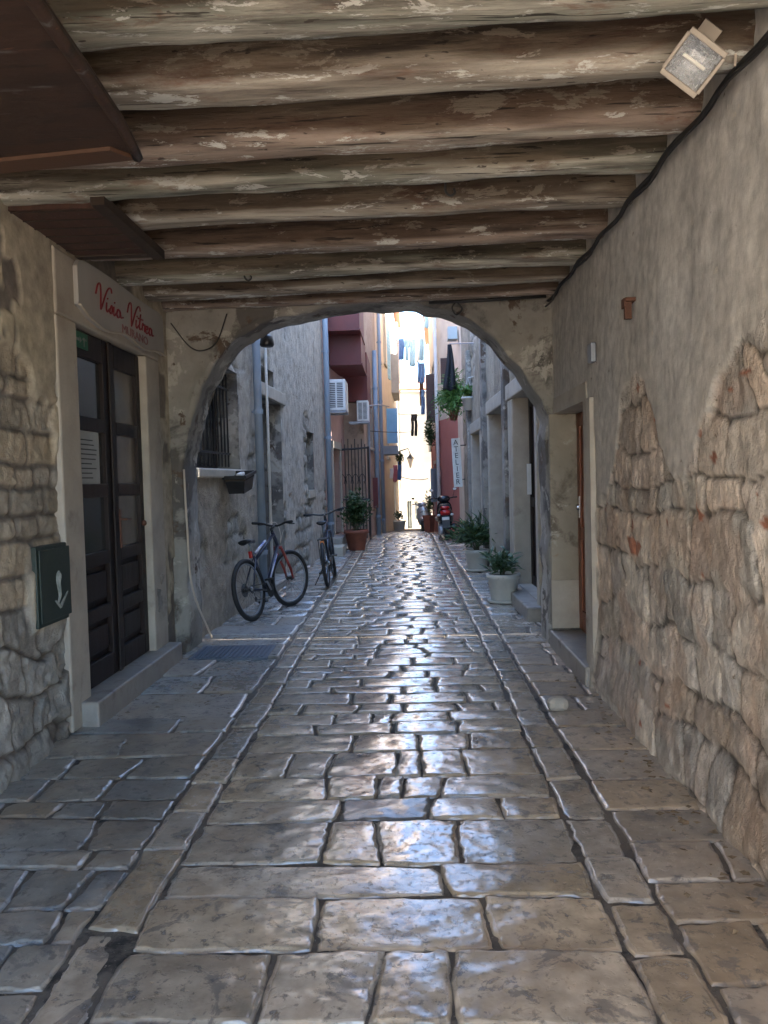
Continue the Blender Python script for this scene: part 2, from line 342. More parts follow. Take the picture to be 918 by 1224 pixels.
# ------------------------------------------------------------------ ground + pavement
def build_ground():
    ys = np.r_[np.linspace(-60, 0, 7), np.linspace(.5, 26, 103), np.linspace(27, 140, 40)]
    xs = np.r_[np.linspace(-60, -4, 8), np.linspace(-3, 3, 60), np.linspace(4, 60, 8)]
    X, Y = np.meshgrid(xs, ys, indexing='ij'); Z = gz(Y) - .0115 + .011 * (fbm(X * 9, Y * 9, 3, 5) - .5)
    np_mesh('ground', np.stack([X, Y, Z], -1).reshape(-1, 3), grid_faces(len(xs), len(ys)), 'ground', kind='structure')
build_ground()
PV, PF, PC, PP = [], [], [], []; pn = 0
def stone(q, n, col, pol, sx=1., hz=0., sink=1., cr=.12):
    """q: 4 corners ccw (x,y). adds a worn, rounded-edge slab."""
    global pn
    q = np.array(q, float)
    t = np.linspace(-1, 1, n); t = np.sign(t) * (1 - (1 - np.abs(t)) ** 1.55)
    S, T = np.meshgrid(t, t, indexing='ij')
    s2 = S * np.sqrt(1 - cr * T * T / 1.0 * .5); t2 = T * np.sqrt(1 - cr * S * S * .5)
    a = (s2 + 1) / 2; b = (t2 + 1) / 2
    P = (q[0] * ((1 - a) * (1 - b))[..., None] + q[1] * (a * (1 - b))[..., None] + q[2] * (a * b)[..., None] + q[3] * ((1 - a) * b)[..., None])
    X, Y = P[..., 0], P[..., 1]
    sd = rnd.randint(0, 9999)
    lx = np.linalg.norm(q[1] - q[0]) / 2; ly = np.linalg.norm(q[3] - q[0]) / 2
    e = np.minimum((1 - np.abs(S)) * lx, (1 - np.abs(T)) * ly)
    edge = np.exp(-e / .05)
    jx = (fbm(X * 9, Y * 9, 3, sd) - .5) * .03 * edge; jy = (fbm(X * 9 + 50, Y * 9, 3, sd + 3) - .5) * .03 * edge
    w = ss(0, .011, e + .02 * (vn(X * 28, Y * 28, sd) - .62))
    z = -.008 * (1 - w) ** 1.4 * sink
    z = z + .009 * (fbm(X * 4, Y * 4, 3, sd) - .5) * sx + .006 * (fbm(X * 14, Y * 14, 3, sd + 9) - .5) * sx
    z = z + hz + S * min(lx, .25) * max(-.014, min(.014, rnd.gauss(0, .008))) + T * min(ly, .2) * max(-.016, min(.016, rnd.gauss(0, .01))) + .0035 * (1 - S * S) * (1 - T * T)
    border = (np.abs(S) > .9999) | (np.abs(T) > .9999)
    z = np.where(border, -.05, z)
    z = z + gz(Y)
    PV.append(np.stack([X + jx, Y + jy, z], -1).reshape(-1, 3)); PF.append(grid_faces(n, n) + pn); pn += n * n
    c = np.array(col)[None, :] * (1 + .16 * (fbm(X * 3, Y * 3, 3, sd + 5).reshape(-1, 1) - .5) * 2)
    mortar = (1 - ss(.0, .009, e)).reshape(-1, 1)
    PC.append(c * (1 - mortar * .4)); PP.append(np.full(n * n, pol) * (.35 + .65 * ss(0.0, .03, e).reshape(-1)))
def scol(base=(.36, .325, .28), v=.2):
    k = 1 + rnd.uniform(-v, v); w = rnd.uniform(-.025, .03)
    return (base[0] * k + w, base[1] * k, base[2] * k - w)
def res(y): return 42 if y < 3.4 else 30 if y < 5.2 else 18 if y < 9 else 9
G_ = .0015
def yo(x, yb): return .055 * (float(vn(np.array([x * 1.5 + 20]), np.array([yb * 3.7 + 5]), 77)[0]) - .5)
def row(x0, x1, y0, y1, joints, pol, base, gap=G_, rough=None, **k):
    xs = [x0] + list(joints) + [x1]
    sk_ = min(.032, (y1 - y0) * .11); j0 = [x + rnd.uniform(-sk_, sk_) for x in xs]; j1 = [x + rnd.uniform(-sk_, sk_) for x in xs]
    yj0 = [rnd.uniform(-.004, .004) for _ in xs]; yj1 = [rnd.uniform(-.004, .004) for _ in xs]
    for jj in (j0, j1): jj[0] = x0 + rnd.uniform(-.009, .009); jj[-1] = x1 + rnd.uniform(-.009, .009)
    yj0 = [a + yo(x, y0) for a, x in zip(yj0, j0)]; yj1 = [a + yo(x, y1) for a, x in zip(yj1, j1)]
    for i in range(len(xs) - 1):
        stone([(j0[i] + gap, y0 + gap + yj0[i]), (j0[i + 1] - gap, y0 + gap + yj0[i + 1]), (j1[i + 1] - gap, y1 - gap + yj1[i + 1]), (j1[i] + gap, y1 - gap + yj1[i])],
              res(y0), scol(base if i != rough else (.24, .21, .175)), pol * rnd.uniform(.75, 1.05) * (1 if i != rough else .3), hz=rnd.gauss(0, .0035) - (.003 if i == rough else 0), **k)
XL, XR = -1.0, .70
rows = [(-1.0, .2, None), (.2, .9, None), (.9, 1.5, None), (1.5, 1.95, None), (1.95, 2.27, None), (2.27, 2.64, [-.46, -.13, .087]), (2.64, 2.98, [-.365, .255]), (2.98, 3.26, [.11]), (3.26, 3.68, [-.415, -.17, .195]),
        (3.68, 3.92, [-.35, .068, .4]), (3.92, 4.21, [-.44, -.18, -.05, .15]), (4.21, 4.62, [-.68, -.48, -.095, .076, .3]), (4.62, 4.95, [-.34, .02, .355]), (4.95, 5.17, [-.62, -.1, .3])]
y = 5.17
while y < 28:
    h = rnd.uniform(.19, .32) if y < 12 else rnd.uniform(.24, .4); rows.append((y, y + h, None)); y += h
def split(x0, x1, lo, hi):
    out = []; x = x0
    while True:
        x += rnd.uniform(lo, hi)
        if x > x1 - lo * .7: return out
        out.append(x)
for y0, y1, js in rows:
    if js is None: js = split(XL, XR, rnd.choice((.12, .18, .28)), .56)
    row(XL + .003, XR - .003, y0, y1, js, 1., (.5, .405, .29), sink=1. if y0 > 3.9 else .9, rough=1 if abs(y0 - 3.68) < .001 else None)
# left kerb line, gutter stones, side slabs
def strip(x0, x1, lo, hi, y0, y1, pol, base, nsplit=None, **k):
    y = y0
    while y < y1:
        h = rnd.uniform(lo, hi); js = split(x0, x1, *nsplit) if nsplit else []
        row(x0, x1, y, y + h, js, pol, base, **k); y += h
strip(-1.19, -1.005, .32, .8, -1, 26, .85, (.42, .35, .265), gap=.002, cr=.06)
strip(XR + .004, .90, .28, .52, -1, 26, .95, (.42, .345, .26), cr=.2)
strip(.91, 1.6, .2, .46, -1, 7.6, .55, (.43, .34, .245), (.2, .6), gap=.005)
strip(.91, 1.75, .26, .5, 7.6, 26, .85, (.4, .355, .3), (.3, .6), gap=.008)
strip(-2.35, -1.198, .15, .36, -1, 4.6, .5, (.27, .25, .215), (.16, .6), gap=.006)
strip(-2.35, -1.198, .3, .5, 4.6, 5.32, .6, (.3, .28, .245), (.5, .9), gap=.004)
strip(-2.35, -1.198, .4, .75, 5.3, 26, .74, (.34, .325, .3), (.45, 1.1), gap=.003, sink=.6)
np_mesh('pavement', np.concatenate(PV), np.concatenate(PF), 'paving', attrs={'col': np.concatenate(PC), 'pol': np.concatenate(PP)}, kind='structure')

# ------------------------------------------------------------------ wall grids
def rubble(s, z, seed, hlo, hhi, llo, lhi, warp=.05):
    r = random.Random(seed)
    sw = s + warp * (fbm(s * 2.2, z * 2.2, 3, seed) - .5) * 2; zw = z + warp * (fbm(s * 1.7 + 30, z * 1.7, 3, seed + 4) - .5) * 2
    hs = [-.5]
    while hs[-1] < 12: hs.append(hs[-1] + r.uniform(hlo, hhi))
    hs = np.array(hs); k = np.clip(np.searchsorted(hs, zw) - 1, 0, len(hs) - 2)
    ez = np.minimum(zw - hs[k], hs[k + 1] - zw)
    es = np.zeros_like(s); idd = np.zeros_like(s)
    for rr in np.unique(k):
        m = k == rr; ls = [-3 + r.uniform(-.3, 0)]
        while ls[-1] < 16: ls.append(ls[-1] + r.uniform(llo, lhi))
        ls = np.array(ls); q = np.clip(np.searchsorted(ls, sw[m]) - 1, 0, len(ls) - 2)
        es[m] = np.minimum(sw[m] - ls[q], ls[q + 1] - sw[m]); idd[m] = rr * 97 + q
    # rounded corner distance
    e = np.minimum(ez, es); rad = .05
    c = np.minimum(np.maximum(rad - ez, 0), rad); d = np.minimum(np.maximum(rad - es, 0), rad)
    e = np.where((ez < rad) & (es < rad), rad - np.sqrt(c * c + d * d), e)
    return e, idd
def idrand(i, seed): return _h(i, i * 0 + 3, seed)
def seg(*p):
    """breakpoints with steps: (start, end, step), ..."""
    out = []
    for a, b, st in p: out.append(np.linspace(a, b, max(2, int(round((b - a) / st)) + 1)))
    a = np.unique(np.round(np.concatenate(out), 4)); return a
def wall(name, A, T, nrm, s, z, fn, mat, parent, openings=(), **k):
    for (a, b, c, d) in openings:
        s = np.unique(np.round(np.r_[s, a, b], 4)); z = np.unique(np.round(np.r_[z, c, d], 4))
    S, Z = np.meshgrid(s, z, indexing='ij'); o_ = fn(S, Z); D, C = o_[:2]; pl = o_[2] if len(o_) > 2 else 0 * D
    A = np.array(A, float); T = np.array(T, float); n = np.array(nrm, float)
    V = A + T * S[..., None] + np.array([0, 0, 1.]) * Z[..., None] + n * D[..., None]
    sm = (s[1:] + s[:-1]) / 2; zm = (z[1:] + z[:-1]) / 2; SM, ZM = np.meshgrid(sm, zm, indexing='ij')
    keep = np.ones_like(SM, bool)
    for (a, b, c, d) in openings: keep &= ~((SM > a) & (SM < b) & (ZM > c) & (ZM < d))
    return np_mesh(name, V.reshape(-1, 3), grid_faces(len(s), len(z), keep), mat, parent, attrs={'col': C.reshape(-1, 3), 'pl': pl.reshape(-1)}, **k)
def lerp3(a, b, t): return np.array(a) * (1 - t[..., None]) + np.array(b) * t[..., None]

# ------------------------------------------------------------------ left passage house
LX = -2.23
lh = thing('stone_house', 'stone walled house on the left inside the passage with a dark glazed double door', 'house', (LX, 6, 0))
def left_fn(S, Z):
    e, i = rubble(S, Z, 11, .12, .23, .2, .5, .05)
    e2, i2 = rubble(S, Z, 21, .2, .4, .18, .5, .22)
    low = Z + .25 * (fbm(S * 2, Z * 2, 3, 77) - .5) < .85
    e = np.where(low, e2, e); i = np.where(low, i2 + 5000, i)
    h = ss(0, .022, e) * np.where(low, .04, .017) * (.5 + .9 * idrand(i, 5)) + (fbm(S * 7, Z * 7, 4, 3) - .5) * .02 + np.where(low, (fbm(S * 3.3, Z * 3.3, 3, 31) - .5) * .08, 0)
    h = h + (fbm(S * 3.5 + i * 7.3, Z * 3.5 + i * 3.1, 4, 14) - .5) * np.where(low, .04, .018) * ss(0, .012, e) + np.abs(fbm(S * 10, Z * 10, 4, 15) - .5) * .045
    base = lerp3((.40, .325, .225), (.34, .31, .26), idrand(i, 8)); base = base * (.75 + .5 * idrand(i, 9))[..., None]
    base = np.where(low[..., None], lerp3((.36, .34, .3), (.28, .265, .235), idrand(i, 8)) * (.85 + .3 * idrand(i, 9))[..., None], base)
    mort = 1 - ss(.004, .03, e); base = base * (1 - mort[..., None]) + np.array((.17, .145, .12)) * mort[..., None]
    # plaster patches high up and beside the door
    pm = fbm(S * 1.5, Z * 1.3, 4, 40)
    pl = ss(0, .05, (Z - 1.98) * .55 + (pm - .5) * .8)
    pl = np.maximum(pl, ss(0, .06, .18 - np.abs(S - 5.2) + (fbm(S * 5, Z * 5, 3, 8) - .5) * .2) * (Z > .7))
    pl = np.maximum(pl, ss(0, .05, S - 7.05))
    pl = np.maximum(pl, ss(0, .06, np.minimum(.3 - np.abs(S - 4.86), .32 - np.abs(Z - 1.0)) + (fbm(S * 4, Z * 4, 3, 9) - .5) * .16))
    pc = lerp3((.46, .40, .29), (.40, .36, .29), fbm(S * 2.5, Z * 2.5, 3, 52))
    grey = ss(.53, .55, fbm(S * 1.9 + 9, Z * 1.4, 4, 61)); pc = pc * (1 - grey[..., None]) + np.array((.2, .175, .15)) * grey[..., None]
    ph = .052 - .018 * grey + (fbm(S * 6, Z * 6, 4, 71) - .5) * .014
    D = h * (1 - pl) + ph * pl; C = base * (1 - pl[..., None]) + pc * pl[..., None]
    flare = ss(.35, 0, Z) * .05
    return D - .03 + flare * (S < 5.0), C, pl
wall('wall', (LX, 0, 0), (0, 1, 0), (1, 0, 0), seg((-1, 3.7, .12), (3.7, 7.5, .013)), seg((-.05, 3.55, .014)), left_fn, 'rock_wall', lh, [(5.3, 6.85, -.1, 2.74)])
MB().box(-2.55, -2.195, 5.04, 5.355, .0, 2.71).box(-2.55, -2.195, 6.78, 7.14, 0., 2.71).box(-2.55, -2.193, 5.045, 7.135, 2.712, 3.14).build('door_surround', 'jamb_plaster', lh, bevel=.015)
MB().box(-2.6, -2.08, 5.18, 7.16, -.02, .165).build('doorstep', 'step_stone', lh, bevel=.015)
DX = -2.255
dr = MB().box(DX - .09, DX - .045, 5.34, 6.8, .16, 2.72).build('door', 'dark_wood', lh)
fr = MB()
for a, b in ((5.36, 6.05), (6.085, 6.775)):
    for y0, y1, z0, z1 in ((a, a + .1, .17, 2.7), (b - .1, b, .17, 2.7), (a + .1, b - .1, .17, .34), (a + .1, b - .1, .62, .72), (a + .1, b - .1, 1.02, 1.12), (a + .1, b - .1, 1.52, 1.62), (a + .1, b - .1, 2.0, 2.1), (a + .1, b - .1, 2.52, 2.7)):
        fr.box(DX - .045, DX, y0 + .0015, y1 - .0015, z0, z1)
    fr.box(DX - .045, DX - .015, a + .15, b - .15, .39, .57); fr.box(DX - .045, DX - .015, a + .15, b - .15, .77, .97)
fr.box(DX, DX + .018, 6.04, 6.1, .17, 2.7)
fr.build('door_leaf_frame', 'dark_wood', dr, bevel=.006)
for a, b in ((5.36, 6.05), (6.085, 6.775)):
    for z0, z1 in ((1.12, 1.52), (1.62, 2.0), (2.1, 2.52)):
        MB().box(DX - .043, DX - .03, a + .1, b - .1, z0, z1).build('pane', 'lit_tone_glass' if a > 6 else 'glass', dr)
MB().box(DX + .018, DX + .028, 6.12, 6.15, 1.12, 1.42).tube([(DX + .02, 6.135, 1.34), (DX + .07, 6.135, 1.34), (DX + .075, 6.22, 1.335)], .009).build('handle', 'rust', dr)
MB().ell((DX + .02, 6.7, 1.28), (.02, .025, .025)).build('knob', 'rust', dr, smooth=True)
# notice + exit sign
nt_ = MB().box(DX - .029, DX - .026, 5.48, 5.88, 1.62, 2.0).build('notice', 'paper', None, label='white printed notice taped inside the glass of the dark double door', cat='notice')
ink = MB()
for k in range(9):
    ink.box(DX - .0255, DX - .0235, 5.51, 5.51 + rnd.uniform(.2, .33), 1.66 + k * .034, 1.668 + k * .034)
ink.build('printed_text', 'ink', nt_)
ex = MB().box(DX + .002, DX + .012, 5.42, 5.66, 2.57, 2.68).build('exit_sign', 'exit_green', None, label='small green emergency exit sign at the top of the dark double door', cat='sign')
MB().box(DX + .0125, DX + .0145, 5.45, 5.51, 2.615, 2.635).add([(DX + .014, 5.51, 2.6), (DX + .014, 5.55, 2.625), (DX + .014, 5.51, 2.65)], [(0, 1, 2)]).box(DX + .0125, DX + .0145, 5.58, 5.595, 2.585, 2.65).box(DX + .0125, DX + .0145, 5.56, 5.63, 2.63, 2.642).build('pictogram', 'chalk', ex)
# shop sign with wavy outline
sg = thing('shop_sign', 'pale shop sign with wavy lower edge and red handwriting above the dark double door', 'sign', (-2.19, 6.25, 2.74))
y0, y1 = 5.31, 7.19
top = [(y0, 3.08), (y0 + .05, 3.13)] + [(y0 + (y1 - y0) * t, 3.14 + .012 * math.sin(t * 6)) for t in np.linspace(.08, .93, 12)] + [(y1 - .03, 3.12), (y1, 3.06)]
bot = [(y0 + (y1 - y0) * t, 2.755 + .02 * math.sin(t * 14 + 1.2) + .05 * max(0, .09 - t) / .09 + .0 * t) for t in np.linspace(1, 0, 26)]
MB().prism(top + bot, lambda a, b, d: (d, a, b), -2.19, -2.155).build('board', 'sign_board', sg, bevel=.006)
edge = catmull([(-2.15, a, b) for a, b in bot], 2)
MB().tube(edge, .009, 6).build('moulding', 'cream_paint', sg, smooth=True)
def script(strokes, org, sc_, slope, mat, par, name, r):
    mb = MB()
    for st in strokes:
        pts = catmull([(-2.152, org[0] + (x + .1 * zz) * sc_, org[1] + zz * slope) for x, zz in st], 6)
        mb.tube(pts, r, 6)
    mb.build(name, mat, par, smooth=True)
V_ = lambda x: [(x - .1, .55), (x - .02, 1.0), (x + .1, 1.12), (x + .16, .8), (x + .2, .1), (x + .24, .02), (x + .42, .7), (x + .58, 1.12), (x + .72, 1.2), (x + .78, 1.0)]
word1 = [V_(0), [(.52, .42), (.52, .1), (.6, .02), (.7, .2)], [(.56, .62), (.57, .66)], [(.7, .05), (.8, .4), (.86, .3), (.84, .05), (.74, .03), (.95, .1)], [(.95, .42), (.95, .1), (1.02, .02), (1.12, .2)], [(.98, .62), (.99, .66)],
         [(1.32, .38), (1.2, .4), (1.14, .15), (1.22, .02), (1.34, .12), (1.33, .36), (1.4, .1), (1.55, .15)]]
word2 = [V_(1.9), [(2.42, .42), (2.42, .1), (2.5, .02), (2.6, .2)], [(2.46, .62), (2.47, .66)], [(2.72, .85), (2.66, .2), (2.72, .03), (2.82, .12)], [(2.54, .58), (2.9, .62)], [(2.86, .05), (2.9, .42), (2.98, .38), (3.06, .4), (3.04, .1), (3.12, .05)],
         [(3.14, .2), (3.28, .28), (3.26, .42), (3.14, .34), (3.14, .08), (3.26, .02), (3.36, .14)], [(3.58, .38), (3.44, .4), (3.4, .14), (3.48, .02), (3.58, .14), (3.58, .38), (3.64, .08), (3.76, .1)]]
script(word1 + word2, (5.62, 2.875), .335, .155, 'sign_red', sg, 'handwriting', .0075)
def text(body, size, mat, parent, mtx, name, ext=.002):
    cu = bpy.data.curves.new(name, 'FONT'); cu.body = body; cu.size = size; cu.extrude = ext; cu.align_x = 'CENTER'; cu.align_y = 'CENTER'
    o = bpy.data.objects.new('tmp', cu); COL.objects.link(o)
    bpy.context.view_layer.update()
    me = bpy.data.meshes.new_from_object(o.evaluated_get(bpy.context.evaluated_depsgraph_get())); bpy.data.objects.remove(o); bpy.data.curves.remove(cu)
    off = Matrix.Translation(-ORG.get(parent.name, Vector())); me.transform(off @ mtx); me.materials.clear()
    me.name = name
    return link(name, me, mat, parent)
LM = Matrix(((0, 0, 1, 0), (1, 0, 0, 0), (0, 1, 0, 0), (0, 0, 0, 1)))     # text on a wall facing +x
text('MURANO', .095, 'sign_faded', sg, Matrix.Translation((-2.153, 6.42, 2.81)) @ LM @ Matrix.Diagonal((1.5, 1, 1, 1)), 'lettering')
# metal meter cabinet
cb = thing('meter_cabinet', 'dark green metal cabinet with a white scrawl set in the left stone wall', 'cabinet', (-2.2, 4.87, .79))
MB().box(-2.3, -2.198, 4.63, 5.09, .76, 1.25).build('frame', 'green_metal', cb, bevel=.006)
MB().box(-2.197, -2.188, 4.655, 5.075, .785, 1.225).build('door', 'green_metal', cb, bevel=.004)
MB().tube(catmull([(-2.187, 4.90, 1.08), (-2.187, 4.88, 1.02), (-2.187, 4.9, .93), (-2.187, 4.87, .88)]), [.005, .012, .022, .024, .026, .025, .022, .02, .018, .018, .016, .015, .014, .013, .012, .011, .01, .01, .008][:19], 6).tube([(-2.187, 4.84, .9), (-2.187, 4.9, .855), (-2.187, 5.02, .935)], [.006, .014, .005], 6).build('painted_mark', 'chalk', cb)

# ------------------------------------------------------------------ right passage house
RX = 1.38
rh = thing('plastered_house', 'grey plastered house on the right of the passage with rough stone showing low down', 'house', (RX, 5, 0))
def right_fn(S, Z):
    sp = np.array([-1, 2.3, 3.06, 3.35, 3.63, 3.85, 4.02, 4.25, 4.42, 4.55, 4.7, 5.0, 5.2, 5.3, 5.5, 5.75, 6.0, 6.4]); zp = np.array([2.4, 2.4, 2.2, 2.12, 1.92, 1.72, 1.58, 1.6, 1.75, 2.02, 2.14, 2.17, 2.05, 1.72, 1.55, 1.42, 1.25, 1.1])
    zb = np.interp(S, sp, zp) + .22 * (fbm(S * 5, Z * 5, 5, 90) - .5)
    pl = ss(-.012, .02, Z - zb + .05 * (fbm(S * 18, Z * 18, 3, 92) - .5))
    pl = np.maximum(pl, ss(0, .02, S - 5.88 + .12 * (fbm(S * 5, Z * 5, 3, 91) - .5)))
    e, i = rubble(S, Z, 33, .13, .33, .18, .52, .16)
    h = ss(0, .03, e) * .014 * (.5 + idrand(i, 3)) + (fbm(S * 5, Z * 3.4, 5, 34) - .5) * .04 + (fbm(S * 15, Z * 9, 4, 35) - .5) * .045
    h = h + (fbm(S * 3 + i * 7.3, Z * 3 + i * 3.1, 4, 24) - .5) * .04 * ss(0, .012, e) + np.abs(fbm(S * 8, Z * 5, 5, 25) - .5) * .05 + (fbm(S * 34, Z * 22, 2, 26) - .5) * .014
    base = lerp3((.6, .525, .43), (.52, .475, .42), idrand(i, 12)) * (.68 + .55 * idrand(i, 13))[..., None] * (np.array((1.06, .97, .92)) * idrand(i, 17)[..., None] + np.array((.96, 1.0, 1.03)) * (1 - idrand(i, 17))[..., None])
    base = base * (1 - .35 * ss(.55, .75, fbm(S * 6, Z * 6, 4, 36)))[..., None]
    lo = (fbm(S * 2.2, Z * 2.2, 4, 37)); base = base * (1 - .3 * ss(.5, .7, lo))[..., None] + np.array((.07, .04, .015)) * ss(.52, .72, lo)[..., None]
    base = base * (.72 + .56 * fbm(S * 13, Z * 9, 4, 27))[..., None]; pk = ss(.5, .68, fbm(S * 3.1 + 8, Z * 3.1, 4, 28))[..., None]; base = base * (1 - .4 * pk) + np.array((.46, .31, .22)) * .4 * pk
    mort = (1 - ss(.002, .012, e)) * ss(.4, .5, fbm(S * 1.8, Z * 1.8, 3, 39)); base = base * (1 - .72 * mort[..., None]); h = h - .018 * mort
    brick = ss(.835, .85, fbm(S * 6 + 3, Z * 9, 2, 47)); base = base * (1 - brick[..., None]) + np.array((.36, .15, .09)) * brick[..., None]
    st = fbm(S * 5, Z * .8, 4, 44); pc = lerp3((.4, .385, .36), (.56, .54, .51), fbm(S * 1.3, Z * 1.6, 4, 43)) * (.8 + .4 * st)[..., None]
    tan = ss(.9, -.35, Z - zb) * .5 + ss(5.2, 6.1, S) * .35; pc = pc * (1 - tan[..., None]) + np.array((.42, .37, .3)) * tan[..., None]
    ph = .034 + (fbm(S * 3, Z * 2, 4, 46) - .5) * .03 + (fbm(S * 12, Z * 6, 4, 48) - .5) * .008
    h = h * .5 + .012
    D = h * (1 - pl) + ph * pl; C = base * (1 - pl[..., None]) + pc * pl[..., None]
    return D - .045 + ss(.5, 0, Z) * .05 * (S < 6), C, pl
wall('wall', (RX, 0, 0), (0, 1, 0), (-1, 0, 0), seg((-1, 2.6, .1), (2.6, 7.47, .016)), seg((-.05, 3.6, .018)), right_fn, 'rock_wall_right', rh, [(6.12, 7.44, -.1, 2.17)])
MB().box(RX - .0, 1.8, 6.1, 7.44, 2.16, 2.3).box(1.36, 1.8, 5.9, 6.12, 0, 2.16).build('door_reveal', 'jamb_plaster', rh)
MB().box(1.335, 1.75, 7.405, 7.46, .17, 2.158).build('door_surround', 'worn_jamb', rh, bevel=.006)
MB().box(1.33, 1.72, 7.39, 7.4045, .17, .62).build('plinth', 'jamb_plaster', rh, bevel=.004)
rd = MB().box(1.6, 1.65, 6.13, 7.39, .15, 2.16).build('door', 'red_wood', rh)
rf = MB().box(1.58, 1.6, 6.14, 6.26, .17, 2.15).box(1.58, 1.6, 7.27, 7.385, .17, 2.15).box(1.58, 1.6, 6.7, 6.8, .17, 2.15)
for z0, z1 in ((.17, .35), (1.0, 1.12), (2.03, 2.15)): rf.box(1.581, 1.599, 6.262, 6.698, z0, z1).box(1.581, 1.599, 6.802, 7.268, z0, z1)
rf.build('door_rail', 'red_wood', rd, bevel=.005)
MB().ell((1.565, 7.3, 1.3), (.02, .02, .03)).box(1.572, 1.58, 7.28, 7.32, 1.2, 1.4).build('handle', 'chrome', rd)
MB().box(1.31, 1.8, 5.95, 7.43, -.02, .15).build('doorstep', 'step_stone', rh, bevel=.015)
# things on the right wall
ca = [(RX - .03 + .012 * math.sin(t * 9), t, 3.18 + .006 * math.sin(t * 3.3) + .015 * (t - 3) / 4) for t in np.linspace(1.5, 7.4, 50)]
MB().tube(ca, .014, 8).tube([(p[0] - .02, p[1], p[2] - .035 + .014 * math.sin(p[1] * 4)) for p in ca], .009, 6).build('wall_cable', 'cable_black', None, smooth=True, label='thick black cable running along the top of the grey plastered wall', cat='cable')
MB().box(1.345, 1.385, 5.76, 5.88, 2.40, 2.54).build('junction_box', 'grey_metal', None, bevel=.01, label='small grey junction cover high on the plastered wall near the red door', cat='junction box')
MB().box(1.33, 1.40, 4.8, 4.9, 2.62, 2.64).box(1.335, 1.375, 4.835, 4.865, 2.52, 2.62).box(1.325, 1.335, 4.82, 4.88, 2.585, 2.64).build('wall_anchor', 'rust', None, label='small rusty iron anchor stub in the grey plaster', cat='wall anchor')
# floodlight
fl = thing('floodlight', 'beige floodlight with a square glass front tilted down from the beams', 'floodlight', (1.2, 3.2, 3.3))
fp = at_y(829, 75, 3.1); fn_ = (Vector((-.25, -.1, EYE - .5)) - fp).normalized(); fx = rt * math.cos(R(38)) - up * math.sin(R(38)); fx = (fx - fn_ * fx.dot(fn_)).normalized(); fzv = fx.cross(-fn_)
fm = Matrix(((fx.x, -fn_.x, fzv.x, fp.x), (fx.y, -fn_.y, fzv.y, fp.y), (fx.z, -fn_.z, fzv.z, fp.z), (0, 0, 0, 1)))
w_ = .083
mb = MB(fm); mb.box(-w_, w_, -.02, .0, -w_ - .006, -w_ + .014).box(-w_, w_, -.02, 0, w_ - .014, w_ + .006).box(-w_ - .006, -w_ + .008, -.02, 0, -w_ + .014, w_ - .014).box(w_ - .008, w_ + .006, -.02, 0, -w_ + .014, w_ - .014)
mb.build('bezel', 'beige_metal', fl, bevel=.003)
mb = MB(fm); a = w_ * .98; b_ = w_ * .6
mb.add([(-a, .001, -a), (a, .001, -a), (a, .001, a), (-a, .001, a), (-b_, .09, -b_), (b_, .09, -b_), (b_, .09, b_), (-b_, .09, b_)], [(0, 1, 5, 4), (1, 2, 6, 5), (2, 3, 7, 6), (3, 0, 4, 7), (4, 5, 6, 7)])
mb.build('housing', 'beige_metal', fl)
mb = MB(fm); a -= .008; b_ -= .02
mb.add([(-a, -.002, -a), (a, -.002, -a), (a, -.002, a), (-a, -.002, a), (-b_, .06, -b_), (b_, .06, -b_), (b_, .06, b_), (-b_, .06, b_)], [(0, 4, 5, 1), (1, 5, 6, 2), (2, 6, 7, 3), (3, 7, 4, 0), (4, 7, 6, 5)])
mb.build('reflector', 'reflector', fl)
MB(fm).tube([(-.05, .03, 0), (.05, .03, 0)], .007).build('bulb', 'white_paint', fl)
MB(fm).tube([(-.02, .09, 0), (-.02, .16, .03)], .03, 8).box(-.06, .02, .14, .17, -.02, .12).build('bracket', 'beige_metal', fl)
MB().tube(catmull([(1.2, 3.2, 3.42), (1.31, 3.22, 3.36), (1.33, 3.22, 3.24), (1.32, 3.2, 3.17)]), .006, 6).build('lead', 'cable_beige', fl, smooth=True)

# ------------------------------------------------------------------ house over the passage: arch, ceiling, beams
ph = thing('passage_house', 'old house built over the lane with a plastered arch and worn timber ceiling', 'house', (0, 7.7, 0))
prof = [(-2.09, 1.76), (-2.04, 2.05), (-1.95, 2.35), (-1.84, 2.59), (-1.6, 2.91), (-1.38, 3.04), (-1.17, 3.12), (-.79, 3.2), (-.4, 3.235), (-.1, 3.24), (.17, 3.22), (.45, 3.155), (.7, 3.0), (.9, 2.82), (1.07, 2.61), (1.2, 2.42), (1.29, 2.25), (1.325, 2.08)]
pp = catmull([(a, 0, b) for a, b in prof], 6); pr = [(p.x, p.z) for p in pp]
pr = [(pr[0][0], z) for z in np.linspace(-.05, 1.7, 24)] + pr + [(pr[-1][0], z) for z in np.linspace(2.02, -.05, 24)]
P2 = np.array(pr); d_ = np.gradient(P2, axis=0); nn = np.stack([-d_[:, 1], d_[:, 0]], -1); nn /= np.linalg.norm(nn, axis=1)[:, None] + 1e-9   # outward (away from opening)
jit = (fbm(np.arange(len(P2)) * .35, np.zeros(len(P2)), 4, 4) - .5) * .05; P2 = P2 + nn * jit[:, None]
outs = []
TOPZ = 3.62
for p in P2: outs.append(p)
rings = []
yF, yB = 7.45, 7.95
def ring(off, yy):
    q = P2 + nn * off; return np.stack([q[:, 0], np.full(len(q), yy), q[:, 1]], -1)
depth = np.linspace(yF + .035, yB - .02, 9)
for off, yy in [(.05, yF), (.018, yF + .008), (.004, yF + .02)]: rings.append(ring(off, yy))
for yy in depth:
    r_ = ring(0, yy); r_[:, [0, 2]] += nn * ((vn(np.arange(len(P2)) * .4, np.full(len(P2), yy * 7), 12) - .5) * .02)[:, None]; rings.append(r_)
rings.append(ring(.03, yB))
